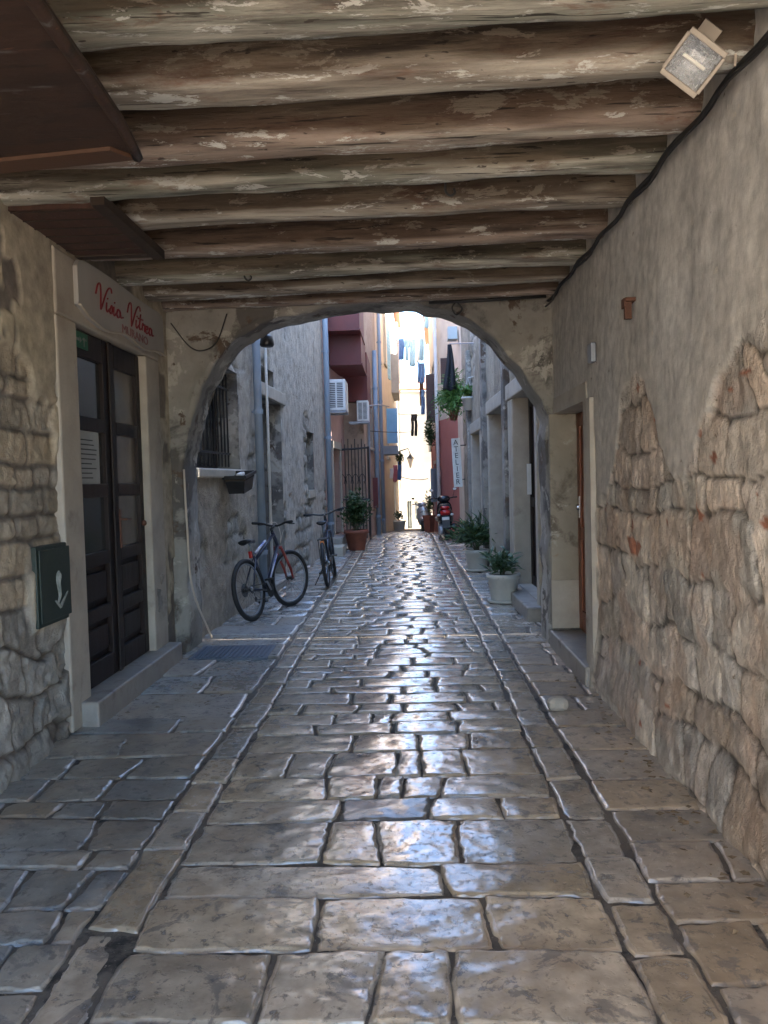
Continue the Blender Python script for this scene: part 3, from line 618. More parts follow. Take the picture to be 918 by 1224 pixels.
V = np.concatenate(rings); F_ = grid_faces(len(rings), len(P2))
# front face: from first ring outwards to the frame
outer = []
for (x, z) in P2 + nn * .05:
    if z < 1.72 and x < 0: outer.append((-2.4, z))
    elif z < 2.05 and x > 0: outer.append((1.85, z))
    else: outer.append((x, TOPZ))
outer = np.array(outer); inner = P2 + nn * .05
K = 26; fr_ = []
for k in range(K + 1):
    t = k / K; q = inner * (1 - t) + outer * t
    yy = yF + (fbm(q[:, 0] * 3, q[:, 1] * 3, 5, 66) - .5) * .06 * min(1, k / 2); fr_.append(np.stack([q[:, 0], yy, q[:, 1]], -1))
n0 = len(V); V = np.concatenate([V] + fr_); F_ = np.concatenate([F_, grid_faces(K + 1, len(P2)) + n0])
# corner fills where the frame jumps from side to top
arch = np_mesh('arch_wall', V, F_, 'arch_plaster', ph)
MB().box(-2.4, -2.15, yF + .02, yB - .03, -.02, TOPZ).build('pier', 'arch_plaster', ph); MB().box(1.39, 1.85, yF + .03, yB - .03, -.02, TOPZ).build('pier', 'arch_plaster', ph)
def archz(x): return float(np.interp(x, [a for a, b in prof], [b for a, b in prof]))
bk = MB()
xs_ = np.linspace(-2.05, 1.29, 40)
for a, b in zip(xs_[:-1], xs_[1:]): bk.add([(a, yB + .002, archz(a) + .03), (b, yB + .002, archz(b) + .03), (b, yB + .002, TOPZ), (a, yB + .002, TOPZ)], [(0, 1, 2, 3)])
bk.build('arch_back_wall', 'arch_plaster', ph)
MB().box(-2.6, 1.75, -1., 7.94, 3.65, 5.6).build('upper_wall', 'cream_wall', ph)
bd = MB(); y = -1.
while y < 7.46:
    bd.box(-2.5, 1.7, y + .004, y + .19, 3.5 + rnd.uniform(0, .015), 3.62); y += .2
bd.build('ceiling_boards', 'old_board', ph)
def beam(yb, w, zb, k):
    n = 110; xs = np.linspace(-2.4, 1.5, n); m = 24; vs = np.zeros((n, m, 3)); hh = .27
    for i, x in enumerate(xs):
        for j in range(m):
            a = 2 * math.pi * (j + .5) / m; cx = math.copysign(abs(math.cos(a)) ** .62, math.cos(a)); cz = math.copysign(abs(math.sin(a)) ** .72, math.sin(a))
            vs[i, j] = (x, yb - w / 2 + cx * w / 2 - .045 * (x - 0), zb + hh / 2 + cz * hh / 2)
    A = np.minimum(np.arange(m), m - np.arange(m))[None, :] * .5 + 0 * xs[:, None]; X2 = xs[:, None] + 0 * A
    dn = (fbm(X2 * 2.2, A + yb * 3, 4, 200 + k) - .5) * .035
    vs[..., 1] += dn; vs[..., 2] += (fbm(X2 * 1.6 + 40, A + yb * 5, 5, 230 + k) - .5) * .045
    vs[..., 2] += .008 * np.sin(X2 * 1.1 + k * 1.7)
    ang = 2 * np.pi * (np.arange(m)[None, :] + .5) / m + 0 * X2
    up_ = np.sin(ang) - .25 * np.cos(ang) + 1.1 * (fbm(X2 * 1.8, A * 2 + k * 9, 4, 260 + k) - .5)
    q_ = ss(-.8, -.2, up_)[..., None]; bc = np.array((1.3, 1.36, 1.42)) * (1 - q_) + np.array((.36, .31, .27)) * q_  # undersides pale, sides darkened: shade of the gaps put into the colour
    F_ = []
    for i in range(n - 1):
        for j in range(m): F_.append((i * m + j, i * m + (j + 1) % m, (i + 1) * m + (j + 1) % m, (i + 1) * m + j))
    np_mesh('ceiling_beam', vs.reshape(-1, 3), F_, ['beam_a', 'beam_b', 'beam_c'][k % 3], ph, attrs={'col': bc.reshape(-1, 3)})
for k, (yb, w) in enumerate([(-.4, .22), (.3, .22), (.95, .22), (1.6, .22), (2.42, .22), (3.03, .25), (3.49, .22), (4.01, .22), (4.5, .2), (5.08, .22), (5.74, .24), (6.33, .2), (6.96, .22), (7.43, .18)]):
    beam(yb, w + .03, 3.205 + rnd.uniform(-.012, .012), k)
MB().box(-2.24, -1.66, 4.5, 5.4, 3.17, 3.2).build('infill_panel', 'red_board', ph)
ip = MB().box(-1.7, -1.62, 4.4, 5.5, 3.15, 3.21).box(-2.24, -1.7, 5.4, 5.48, 3.16, 3.205)
for k in range(6): ip.box(-2.24, -1.7, 4.52 + k * .15, 4.532 + k * .15, 3.163, 3.1695)
ip.build('infill_frame', 'old_board', ph, bevel=.01)
# timber canopy box in the top left corner
tb = thing('timber_soffit', 'large brown timber soffit box jutting from the left wall under the beams', 'soffit', (-1.7, 2.4, 2.9))
poly = [(-2.3, .5), (-.93, .5), (-.94, 1.6), (-.96, 2.15), (-.98, 2.6), (-1.0, 2.95), (-1.03, 3.18), (-2.3, 3.36)]
MB().prism(poly, lambda a, b, d: (a, b, d), 2.9, 2.96).build('panel', 'soffit_wood', tb, bevel=.012)
MB().tube(catmull([(a + .0, b, 2.9) for a, b in poly[1:7]], 3), .022, 6).build('side_trim', 'soffit_wood', tb, smooth=True)
MB().add([(-2.3, 3.24, 2.885), (-1.1, 3.07, 2.885), (-1.03, 3.17, 2.885), (-2.3, 3.35, 2.885), (-2.3, 3.24, 2.90), (-1.1, 3.07, 2.90), (-1.03, 3.17, 2.90), (-2.3, 3.35, 2.90)], [(0, 1, 2, 3), (0, 1, 5, 4), (1, 2, 6, 5), (2, 3, 7, 6)]).build('end_trim', 'trim_wood', tb)
for lb, (u, v, yy) in (('small dark iron hook under the middle of the fourth beam', (532, 196, 4.5)), ('small dark iron hook under the left part of a far beam', (292, 321, 6.2))):
    c = at_y(u, v, yy); MB().tube(catmull([(c.x, c.y, 3.24), (c.x, c.y, 3.19), (c.x + .025, c.y, 3.165), (c.x + .05, c.y, 3.18), (c.x + .045, c.y, 3.205)], 4), .007, 6).build('iron_hook', 'iron', None, smooth=True, label=lb, cat='hook')
# cables and little fittings by the arch
MB().tube(catmull([(-2.08, 7.42, 1.74), (-2.075, 7.44, 1.2), (-2.06, 7.5, .6), (-2.03, 8.05, .02)]), .011, 6).build('conduit', 'cable_beige', None, smooth=True, label='thin beige conduit running down the left foot of the arch', cat='conduit')
MB().tube(catmull([(-2.15, 7.41, 3.1), (-1.98, 7.4, 2.88), (-1.85, 7.4, 2.84), (-1.72, 7.4, 2.92), (-1.62, 7.4, 3.17)]), .006, 6).build('drooping_wire', 'cable_black', None, smooth=True, label='thin black wire drooping in a loop on the left shoulder of the arch', cat='wire')
MB().tube([(.25, 7.3, 3.19), (.7, 7.3, 3.195), (1.3, 7.25, 3.2)], .014, 6).tube(catmull([(.5, 7.32, 3.2), (.46, 7.32, 3.14), (.5, 7.33, 3.08), (.55, 7.33, 3.13), (.5, 7.32, 3.2)]), .008, 6).build('ceiling_pipe', 'iron', None, smooth=True, label='dark pipe with a loop of cable under the last beam before the arch', cat='pipe')
lm = MB().lathe((-1.36, 8.02, 2.98), [(.02, .1), (.06, .08), (.075, 0), (.06, -.02)], 14); lm.tube([(-1.36, 7.95, 3.09), (-1.36, 8.02, 3.08)], .012)
lm.build('arch_lamp', 'black_plastic', None, smooth=True, label='small black round lamp hanging behind the left haunch of the arch', cat='lamp')
MB().ell((at_y(667, 848, 5.42).x, 5.42, .03), (.075, .06, .05), 2.6, 10, 7).build('loose_stone', 'jamb_plaster', None, label='loose lump of pale stone lying on the paving by the right wall', cat='stone')

# ------------------------------------------------------------------ street walls
class Fr:
    """a wall line from A to B; n points to the lane."""
    def __init__(s, A, B, lane):
        s.A = Vector((A[0], A[1], 0)); s.B = Vector((B[0], B[1], 0)); s.L = (s.B - s.A).length; s.t = (s.B - s.A).normalized()
        s.n = Vector((s.t.y, -s.t.x, 0)); s.n = s.n if s.n.dot(Vector(lane + (0,))) > 0 else -s.n
    def p(s, a, z, d=0): return s.A + s.t * a + s.n * d + Vector((0, 0, z))
    def hit(s, u, v):
        """a point of the photo on this wall as (along, height)."""
        r = ray(u, v); o = Vector((0, 0, EYE)); k = (s.A - o).dot(s.n) / r.dot(s.n); q = o + r * k
        return (q - s.A).dot(s.t), q.z
    def box(s, mb, a0, a1, z0, z1, d0, d1):
        vs = [s.p(a, z, d) for z in (z0, z1) for d in (d0, d1) for a in (a0, a1)]
        return mb.add(vs, [(0, 2, 3, 1), (4, 5, 7, 6), (0, 1, 5, 4), (2, 6, 7, 3), (0, 4, 6, 2), (1, 3, 7, 5)])
def flat_wall(f, H, openings, mat, par, z0=-2.6, name='wall', thick=.35, reveal=True):
    ss_ = sorted({0, f.L} | {v for o in openings for v in o[:2]}); zs = sorted({z0, H} | {v for o in openings for v in o[2:4]})
    mb = MB()
    for i in range(len(ss_) - 1):
        for j in range(len(zs) - 1):
            a, b, c, d = ss_[i], ss_[i + 1], zs[j], zs[j + 1]; m = ((a + b) / 2, (c + d) / 2)
            if any(o[0] < m[0] < o[1] and o[2] < m[1] < o[3] for o in openings): continue
            mb.add([f.p(a, c), f.p(b, c), f.p(b, d), f.p(a, d)], [(0, 1, 2, 3)])
    for a, b, c, d in [o[:4] for o in openings]:
        mb.add([f.p(a, c), f.p(b, c), f.p(b, d), f.p(a, d), f.p(a, c, -thick), f.p(b, c, -thick), f.p(b, d, -thick), f.p(a, d, -thick)], [(0, 1, 5, 4), (1, 2, 6, 5), (2, 3, 7, 6), (3, 0, 4, 7)])
    D_ = -4
    mb.add([f.p(0, z0), f.p(0, H), f.p(0, H, D_), f.p(0, z0, D_)], [(0, 1, 2, 3)]); mb.add([f.p(f.L, z0), f.p(f.L, H), f.p(f.L, H, D_), f.p(f.L, z0, D_)], [(0, 1, 2, 3)])
    return mb.build(name, mat, par)
def roof(f, H, par, over=.3):
    mb = MB(); vs = [f.p(-.05, H, over), f.p(f.L + .05, H, over), f.p(f.L + .05, H + 1.2, -4), f.p(-.05, H + 1.2, -4)]
    mb.add(vs + [v + Vector((0, 0, .12)) for v in vs], [(0, 1, 2, 3), (4, 5, 6, 7), (0, 1, 5, 4), (1, 2, 6, 5), (2, 3, 7, 6), (3, 0, 4, 7)]); mb.build('roof', 'roof_tile', par)
def window(f, o, par, frame='white_metal', pane='glass', surround=None, depth=.16):
    a, b, c, d = o; mb = MB(); t = .05
    f.box(mb, a, a + t, c, d, -depth - .05, -depth); f.box(mb, b - t, b, c, d, -depth - .05, -depth); f.box(mb, a + t, b - t, c, c + t, -depth - .05, -depth); f.box(mb, a + t, b - t, d - t, d, -depth - .05, -depth)
    m = (a + b) / 2; f.box(mb, m - .02, m + .02, c + t, d - t, -depth - .05, -depth + .005)
    w = mb.build('window', frame, par); mb = MB(); f.box(mb, a + t * .5, b - t * .5, c + t * .5, d - t * .5, -depth - .04, -depth - .02); mb.build('pane', pane, w)
    if surround:
        mb = MB(); q = .1
        f.box(mb, a - q, b + q, d + .002, d + q, 0.002, .03); f.box(mb, a - q, a, c, d, .002, .028); f.box(mb, b, b + q, c, d, .002, .028); f.box(mb, a - q - .04, b + q + .04, c - .08, c, .002, .07)
        mb.build('window_surround', surround, par, bevel=.006)
    return w
def door(f, o, par, mat='old_door', depth=.22, surround=None, planks=0, name='door'):
    a, b, c, d = o; mb = MB(); f.box(mb, a, b, c, d, -depth - .05, -depth); dd = mb.build(name, mat, par)
    mb = MB(); t = .09
    if planks:
        hgt = (d - c) / planks
        for k in range(planks): f.box(mb, a + .03, b - .03, c + k * hgt + .012, c + (k + 1) * hgt - .012, -depth, -depth + .018)
    else:
        m = (a + b) / 2
        for x0, x1 in ((a + .02, m - .01), (m + .01, b - .02)):
            f.box(mb, x0, x0 + t, c, d, -depth, -depth + .03); f.box(mb, x1 - t, x1, c, d, -depth, -depth + .03)
            for z0 in (c, c + (d - c) * .42, d - .12): f.box(mb, x0 + t, x1 - t, z0, z0 + .12, -depth, -depth + .028)
    mb.build('door_rail', mat, dd, bevel=.005)
    if surround:
        mb = MB(); q = .14
        f.box(mb, a - q, b + q, d + .002, d + q + .04, .002, .05); f.box(mb, a - q, a - .002, c, d, .002, .045); f.box(mb, b + .002, b + q, c, d, .002, .045)
        mb.build('door_surround', surround, par, bevel=.01)
    return dd

# L1: rough stone house beyond the arch on the left
f1 = Fr((-2.16, 7.97), (-1.79, 17.7), (1, 0))
h1 = thing('rough_stone_house', 'rough grey stone house with a barred window behind the two bicycles', 'house', (-2, 13, 0))
wo = (.05, 2.0, 1.77, 2.97)
da, dz = f1.hit(308, 478); db, dz2 = f1.hit(335, 483); do = (da, db, 0, 2.83)
sa, sz1 = f1.hit(366, 515); sb, sz0 = f1.hit(376, 585); so = (sa, sb, sz0, sz1)
ha, _ = f1.hit(311, 470); hb, _ = f1.hit(327, 470); ho = (ha, hb, 3.05, 3.28)
def f1_fn(S, Z):
    e, i = rubble(S, Z, 55, .16, .3, .2, .5, .1)
    h = ss(0, .05, e) * .035 * (.5 + idrand(i, 3)) + (fbm(S * 5, Z * 5, 4, 58) - .5) * .05
    pl = ss(.40, .5, fbm(S * 1.1, Z * 1.1, 4, 59) + .12 * ss(1.1, 2.4, Z) - .1 * ss(4.5, 6.5, S) * ss(2.6, 1.2, Z))
    base = lerp3((.4, .37, .32), (.32, .3, .265), idrand(i, 6)) * (.8 + .35 * idrand(i, 7))[..., None]
    base = base * (1 - .6 * (1 - ss(.0, .03, e)))[..., None]
    pc = lerp3((.46, .42, .36), (.35, .315, .265), fbm(S * 2, Z * 2, 4, 60))
    brown = ss(3.4, 1.6, S); pc = pc * (1 - .4 * brown[..., None]) + np.array((.1, .075, .05)) * brown[..., None]
    D = h * (1 - pl) + (.045 + (fbm(S * 7, Z * 7, 4, 62) - .5) * .03) * pl
    return D - .04, base * (1 - pl[..., None]) + pc * pl[..., None]
wall('wall', f1.A, f1.t, f1.n, seg((0, f1.L, .04)), seg((-.05, 4, .04), (4, 5.8, .12)), f1_fn, 'alley_wall', h1, [wo, do, so, ho])
def reveal(f, ops, mat, par, thick=.35, back='dark_room'):
    for i, (a, b, c, d) in enumerate(ops):
        th = thick[i] if hasattr(thick, '__len__') else thick
        P = [f.p(a, c, -.0), f.p(b, c, -.0), f.p(b, d, -.0), f.p(a, d, -.0), f.p(a, c, -th), f.p(b, c, -th), f.p(b, d, -th), f.p(a, d, -th)]
        MB().add(P, [(0, 1, 5, 4), (1, 2, 6, 5), (2, 3, 7, 6), (3, 0, 4, 7)]).build('reveal', mat, par)
        MB().add([f.p(a - .02, c - .02, -th + .005), f.p(b + .02, c - .02, -th + .005), f.p(b + .02, d + .02, -th + .005), f.p(a - .02, d + .02, -th + .005)], [(0, 1, 2, 3)]).build('dark_interior', back, par)
reveal(f1, [wo, do, so, ho], 'arch_plaster', h1, .38)
mb = MB(); f1.box(mb, -.0, 2.12, 1.66, 1.765, -.1, .06); mb.build('window_sill', 'jamb_plaster', h1, bevel=.02)
wn = window(f1, (.06, 1.99, 1.78, 2.96), h1, 'dark_wood', 'glass', None, .28)
br = MB()
for k in range(13): br.tube([f1.p(.12 + k * .15, 1.8, -.12), f1.p(.12 + k * .15, 2.95, -.12)], .011, 6)
for z in (1.95, 2.75): f1.box(br, .06, 2.0, z, z + .025, -.13, -.11)
br.build('window_bars', 'iron', h1)
door(f1, (da + .01, db - .01, 0.02, 2.8), h1, 'old_door', .25, None, 11)
mb = MB(); f1.box(mb, da - .05, db + .3, 2.84, 3.03, -.1, .035); mb.build('lintel', 'jamb_plaster', h1, bevel=.015)
mb = MB(); f1.box(mb, sa - .02, sb + .06, sz0 - .16, sz0 - .002, -.1, .03); mb.build('slit_sill', 'jamb_plaster', h1, bevel=.01)
mb = MB(); f1.box(mb, da - .1, db + .2, -.02, .12, -.3, .12); mb.build('doorstep', 'step_stone', h1, bevel=.015)
MB().box(-6.2, -2.7, 8., 17.5, -1, 5.7).build('house_body', 'grey_wall', h1)
# black flower box on the sill
fb = thing('flower_box', 'black plastic flower box fixed below the barred window', 'flower box', f1.p(1.85, 1.5, .16))
bx = f1.hit(281, 577)[0]
bm_ = Matrix(((f1.t.x, f1.n.x, 0, 0), (f1.t.y, f1.n.y, 0, 0), (0, 0, 1, 0), (0, 0, 0, 1))); bm_ = Matrix.Translation(f1.p(bx - .42, 1.53, .17)) @ bm_ @ Matrix.Rotation(R(-7), 4, 'Y')
mb = MB(bm_); P = [(-.2, -.09, -.03), (.2, -.09, -.03), (.2, .09, -.03), (-.2, .09, -.03), (-.25, -.12, .17), (.25, -.12, .17), (.25, .12, .17), (-.25, .12, .17)]
mb.add(P, [(3, 2, 1, 0), (0, 1, 5, 4), (1, 2, 6, 5), (2, 3, 7, 6), (3, 0, 4, 7)]); mb.box(-.27, .27, -.14, -.12, .15, .185).box(-.27, .27, .12, .14, .15, .185).box(-.27, -.25, -.12, .12, .15, .185).box(.25, .27, -.12, .12, .15, .185)
mb.build('box', 'black_plastic', fb); MB(bm_).box(-.245, .245, -.115, .115, .12, .14).build('soil', 'soil', fb); MB(bm_).box(-.1, .1, -.02, .04, .15, .19).build('saucer', 'white_metal', fb, bevel=.01)
# downpipes
def pipe(name, label, f, a, z0, z1, mat='zinc_pipe', r=.05, d=.09):
    t = thing(name, label, 'downpipe', f.p(a, z0, d), 'downpipes on the house walls')
    MB().tube([f.p(a, z0, d), f.p(a, z1, d)], r, 12).build('pipe', mat, t, smooth=True)
    for z in np.arange(z0 + .6, z1, 1.9):
        MB().lathe(f.p(a, z, d), [(r + .012, -.03), (r + .012, .03)], 12).tube([f.p(a, z, d), f.p(a, z, 0)], .012, 6).build('clamp', mat, t)
    return t
pa = f1.hit(301, 500)[0]
pipe('downpipe', 'grey downpipe between the barred window and the plank door', f1, pa, .05, 7, 'zinc_pipe', .055)
MB().tube([f1.p(pa + .45, .1, .12), f1.p(pa + .45, 3.2, .12), f1.p(pa + .43, 5.7, .12)], .02, 8).build('white_conduit', 'white_metal', None, smooth=True, label='thin white conduit beside the downpipe near the first bicycle', cat='conduit')
pipe('downpipe', 'blue grey downpipe at the far end of the rough stone house', f1, f1.L - .08, .05, 8.5, 'zinc_pipe', .065, .1)

# L2: pink house
f2 = Fr((-1.78, 17.72), (-1.55, 21.2), (1, 0))
h2 = thing('pink_house', 'pink rendered house with maroon box bays behind the potted shrub', 'house', (-1.7, 19, 0))
p0 = f2.hit(396, 520); p1 = f2.hit(405, 535); do2 = (p0[0], min(p1[0], f2.L - .3), .3, 2.35)
flat_wall(f2, 7., [do2], 'pink_wall', h2); door(f2, do2, h2, 'old_door', .2, 'jamb_plaster')
reveal(f2, [do2], 'jamb_plaster', h2, .3)
def bay(u0, u1, v0, v1, y, par, dep=1.2, mat='maroon'):
    a = at_y(u0, v1, y); b = at_y(u1, v0, y); mb = MB().box(a.x, b.x, y, y + dep, a.z, b.z); mb.box(a.x - .02, b.x + .02, y - .02, y + dep, a.z - .04, a.z - .002)
    return mb.build('bay', mat, par, bevel=.006)
for q in ((388, 428, 330, 394, 17.9), (394, 431, 394.6, 435, 18.4), (411, 438, 421, 479, 20.6)): bay(*q, h2, 2.0)
# air conditioner
def aircon(label, c, w, h, d):
    t = thing('air_conditioner', label, 'air conditioner', (c.x, c.y, c.z - h / 2), 'air conditioning units on the left houses')
    x, y, z = c; MB().box(x - w / 2, x + w / 2, y - d / 2, y + d / 2, z - h / 2, z + h / 2).build('casing', 'white_metal', t, bevel=.02)
    g = MB()
    for k in range(14):
        zz = z - h * .4 + k * h * .058; g.box(x - w * .36, x - w * .04, y - d / 2 - .004, y - d / 2 + .004, zz, zz + h * .03); g.box(x + w * .04, x + w * .36, y - d / 2 - .004, y - d / 2 + .004, zz, zz + h * .03)
    g.build('grille', 'ink', t); 
    for q in (y - d / 2, y + d / 2 - .04): MB().box(x - w / 2 - .2, x + w / 2, q, q + .04, z - h / 2 - .05, z - h / 2 - .004).build('bracket', 'grey_metal', t)
aircon('white louvred air conditioner on the pink house beside the downpipe', at_y(403.5, 474, 18.3), .42, .7, .75)
# step blocks at the pink door
MB().box(-1.66, -1.05 - .3, 16.6, 17.3, 0, .2).build('step_block', 'cream_paint', None, bevel=.012, label='pale stone step block on the paving beside the terracotta pot', cat='step')
MB().box(-1.76, -1.42, 17.34, 18.4, 0, .34).build('upper_step', 'step_stone', None, bevel=.012, label='worn higher stone step against the pink house wall', cat='step')

# foliage helpers
def leaf(mb, p, d, up, L, W):
    d = d.normalized(); s = d.cross(up); s = s.normalized() if s.length > 1e-4 else Vector((1, 0, 0)); n = s.cross(d)
    mb.add([p, p + d * L * .5 + s * W / 2 - n * L * .04, p + d * L * .5 + n * L * .05, p + d * L * .5 - s * W / 2 - n * L * .04, p + d * L - n * L * .18], [(0, 1, 2), (0, 2, 3), (1, 4, 2), (2, 4, 3)])
def bush(c, r, n, L, W, mat, par, seed, stems=7, base=None, droop=0, name='foliage'):
    q = random.Random(seed); mb = MB(); st = MB(); c = Vector(c); base = Vector(base) if base else c - Vector((0, 0, r[2]))
    for k in range(stems):
        a = q.uniform(0, 6.28); e = q.uniform(.15, 1); tip = c + Vector((r[0] * math.cos(a) * e * q.uniform(.4, 1), r[1] * math.sin(a) * e * q.uniform(.4, 1), r[2] * q.uniform(.1, 1.0)))
        pts = catmull([base + Vector((math.cos(a) * .03, math.sin(a) * .03, 0)), base.lerp(tip, .5) + Vector((0, 0, r[2] * .2)), tip], 5); st.tube(pts, [.008 - .0005 * i for i in range(len(pts))], 5)
        m = n // stems
        for i in range(m):
            t = q.uniform(.3, 1); p = pts[min(len(pts) - 1, int(t * len(pts)))]; p = p + Vector((q.gauss(0, r[0] * .2), q.gauss(0, r[1] * .2), q.gauss(0, r[2] * .16)))
            d = Vector((q.gauss(0, 1), q.gauss(0, 1), q.gauss(.25 - droop, .6))) + (p - base).normalized() * .6
            leaf(mb, p, d, Vector((q.gauss(0, .3), q.gauss(0, .3), 1)), L * q.uniform(.6, 1.2), W * q.uniform(.7, 1.2))
    f = mb.build(name, mat, par); st.build('stems', 'stem', par, smooth=True); return f
def pot(c, r0, r1, h, mat, par, sq=False, saucer=False):
    n = 4 if sq else 28; pr_ = [(r0 * .96, 0), (r0, .01), (r0 + (r1 - r0) * .8, h * .82), (r1 * 1.04, h * .83), (r1 * 1.06, h * .99), (r1, h), (r1 * .9, h * .99), (r1 * .88, h * .9)]
    MB().lathe(c, pr_, n).build('pot', mat, par, smooth=not sq); MB().lathe((c[0], c[1], c[2] + h * .88), [(r1 * .9, 0), (r1 * .86, .012), (.01, .02)], n).build('soil', 'soil', par)
    if saucer: MB().lathe((c[0], c[1], c[2]), [(r0 * 1.25, .0), (r0 * 1.32, .035), (r0 * 1.28, .036), (r0 * 1.22, .012)], n).build('saucer', mat, par, smooth=True)
def potted(name, label, c, r0, r1, h, pm, fr, n, L, W, fm, seed, **k):
    t = thing(name, label, 'potted plant', c); pot(c, r0, r1, h, pm, t, **{a: b for a, b in k.items() if a in ('sq', 'saucer')})
    bush((c[0] + k.get('ox', 0), c[1], c[2] + h + fr[2] * k.get('up', .75)), fr, n, L, W, fm, t, seed, k.get('stems', 9), (c[0], c[1], c[2] + h * .9), k.get('droop', 0)); return t
potted('potted_shrub', 'leafy green shrub in a tall terracotta pot before the iron gate', (-1.16, 18.1, 0), .19, .27, .46, 'terracotta', (.4, .36, .5), 1300, .12, .055, 'leaf_dark', 3, stems=16, up=.6)
potted('potted_palm', 'dark narrow leaved plant in the front white pot by the right doorstep', (1.2, 10.05, .01), .155, .205, .36, 'pot_white', (.27, .22, .15), 230, .17, .045, 'leaf_blue', 5, saucer=True, stems=13, up=.6, ox=.02)
potted('potted_palm', 'spreading spiky plant in the white pot farther from the arch', (1.18, 13.5, .01), .16, .2, .36, 'pot_white', (.46, .36, .3), 420, .26, .035, 'leaf_dark', 8, saucer=True, stems=16, up=.55, ox=-.1)

# iron gate
gt = thing('iron_gate', 'tall black iron gate standing open behind the potted shrub', 'gate', (-1.35, 20.3, 0))
ga = at_y(404, 538, 20.2); gb = at_y(440, 535, 20.4)
x0, x1, zt = ga.x, gb.x, ga.z
MB().tube([(x0, 20.2, .05), (x0, 20.2, zt)], .025, 8).tube([(x1, 20.4, .05), (x1, 20.4, zt + .08)], .03, 8).tube([(x0, 20.2, zt), (x1, 20.4, zt + .05)], .025, 8).tube([(x0, 20.2, .25), (x1, 20.4, .25)], .02, 8).tube([(x0, 20.2, 1.1), (x1, 20.4, 1.1)], .02, 8).build('frame', 'iron', gt)
g = MB()
for k in range(1, 9):
    t = k / 9; x = x0 + (x1 - x0) * t; yy = 20.2 + .2 * t; g.tube([(x, yy, .1), (x, yy, zt + (.28 if k % 2 else .14))], [.013, .013], 6)
    if k % 2: g.tube(catmull([(x - .05, yy, 1.5), (x - .07, yy, 1.65), (x, yy, 1.75), (x + .07, yy, 1.65), (x + .05, yy, 1.5)], 4), .009, 5)
g.build('bars', 'iron', gt)

# L3 brown house
f3 = Fr((-1.06, 20.75), (-.86, 25.2), (1, 0))
h3 = thing('brown_house', 'weathered brown house whose corner stands behind the iron gate', 'house', (-1, 22, 0))
w3 = (1.0, 2.3, 2.5, 4.2); flat_wall(f3, 7.6, [w3], 'brown_wall', h3); window(f3, w3, h3, 'dark_wood', 'glass', 'jamb_plaster'); roof(f3, 7.6, h3)
# front return wall (faces the camera)
MB().add([(-1.06, 20.75, -1), (-2.4, 20.75, -1), (-2.4, 20.75, 7.6), (-1.06, 20.75, 7.6)], [(0, 1, 2, 3)]).build('end_wall', 'brown_wall', h3)
pipe('downpipe', 'blue grey downpipe on the brown house beyond the gate', f3, 2.9, -.1, 5.4, 'zinc_pipe', .07)
pl_ = MB().box(-1.03, -.99, 22.3, 22.7, 1, 2); v = at_y(448, 592, 23.1)
MB().box(v.x - .06, v.x + .1, 23.0, 23.04, at_y(448, 607, 23.1).z, at_y(448, 571, 23.1).z).build('wall_plaque', 'maroon', None, bevel=.004, label='narrow dark red board on the brown house beside its downpipe', cat='board')
c3 = at_y(433, 490, 20.55); aircon('smaller weathered air conditioner under the maroon bay above the gate', at_y(434, 492, 20.4), .3, .52, .5)
# pipework frame in blue grey above the gate
MB().tube([at_y(440, 485, 20.6), at_y(455, 484, 24.0), at_y(465, 486, 25)], .02, 6).tube([at_y(441, 485, 20.6), at_y(442, 640, 20.6)], .03, 6).build('bracket_rail', 'grey_metal', None, label='blue grey metal rail frame fixed to the brown house corner', cat='rail')

# L4 ochre house
f4 = Fr((-.86, 25.25), (-.52, 34.), (1, 0))
h4 = thing('ochre_house', 'tall ochre house with pale blue shutters opened to the lane', 'house', (-.7, 29, 0))
ops = []
for (u0, u1, v0, v1) in ((457, 461, 535, 600),): 
    a = f4.hit(u0, 560)[0]; b = f4.hit(u1, 560)[0]
w4 = [(1.2, 2.1, 5.6, 7.6), (4.2, 5.2, 5.9, 8.0), (1.2, 2.2, -.4, 2.1), (4.6, 5.5, 2.4, 4.2)]
flat_wall(f4, 13, w4, 'ochre_wall', h4)
for o in (w4[0], w4[1], w4[3]): window(f4, o, h4, 'white_metal', 'glass', 'cream_paint')
door(f4, w4[2], h4, 'pale_door', .2, 'cream_paint'); roof(f4, 13, h4)
def shutter_px(u0, u1, v0, v1, y, mat, par, slats=10, th=.05, tilt=.0):
    a = at_y(u0, v1, y); b = at_y(u1, v0, y + tilt); t = (Vector((b.x, b.y, 0)) - Vector((a.x, a.y, 0))); L = t.length; t.normalize(); n = Vector((t.y, -t.x, 0)); H = b.z - a.z
    m = Matrix(((t.x, n.x, 0, a.x), (t.y, n.y, 0, a.y), (0, 0, 1, a.z), (0, 0, 0, 1)))
    mb = MB(m).box(0, L, -th / 2, th / 2, 0, H)
    for k in range(slats): mb.box(L * .1, L * .9, th / 2 + .001, th / 2 + .014, H * (.05 + .9 * k / slats), H * (.05 + .9 * (k + .75) / slats))
    for k in range(slats): mb.box(L * .1, L * .9, -th / 2 - .014, -th / 2 - .001, H * (.05 + .9 * k / slats), H * (.05 + .9 * (k + .75) / slats))
    return mb.build('shutter', mat, par)
shutter_px(449, 457, 388, 437, 27.5, 'shutter_blue', h4, 14, tilt=2.0)
shutter_px(457, 465, 392, 447, 30.5, 'shutter_blue', h4, 14, tilt=2.0)
shutter_px(463, 475, 488, 530, 27.0, 'shutter_blue', h4, 9)
MB().box(at_y(456, 540, 27.3).x, at_y(476, 540, 27.3).x, 27.1, 28.6, at_y(470, 543, 27.3).z, at_y(470, 533, 27.3).z).build('balcony', 'shutter_grey', h4, bevel=.01)
pipe('downpipe', 'pale blue downpipe on the ochre house past the red board', f4, .5, -.3, 9, 'zinc_pipe', .06)
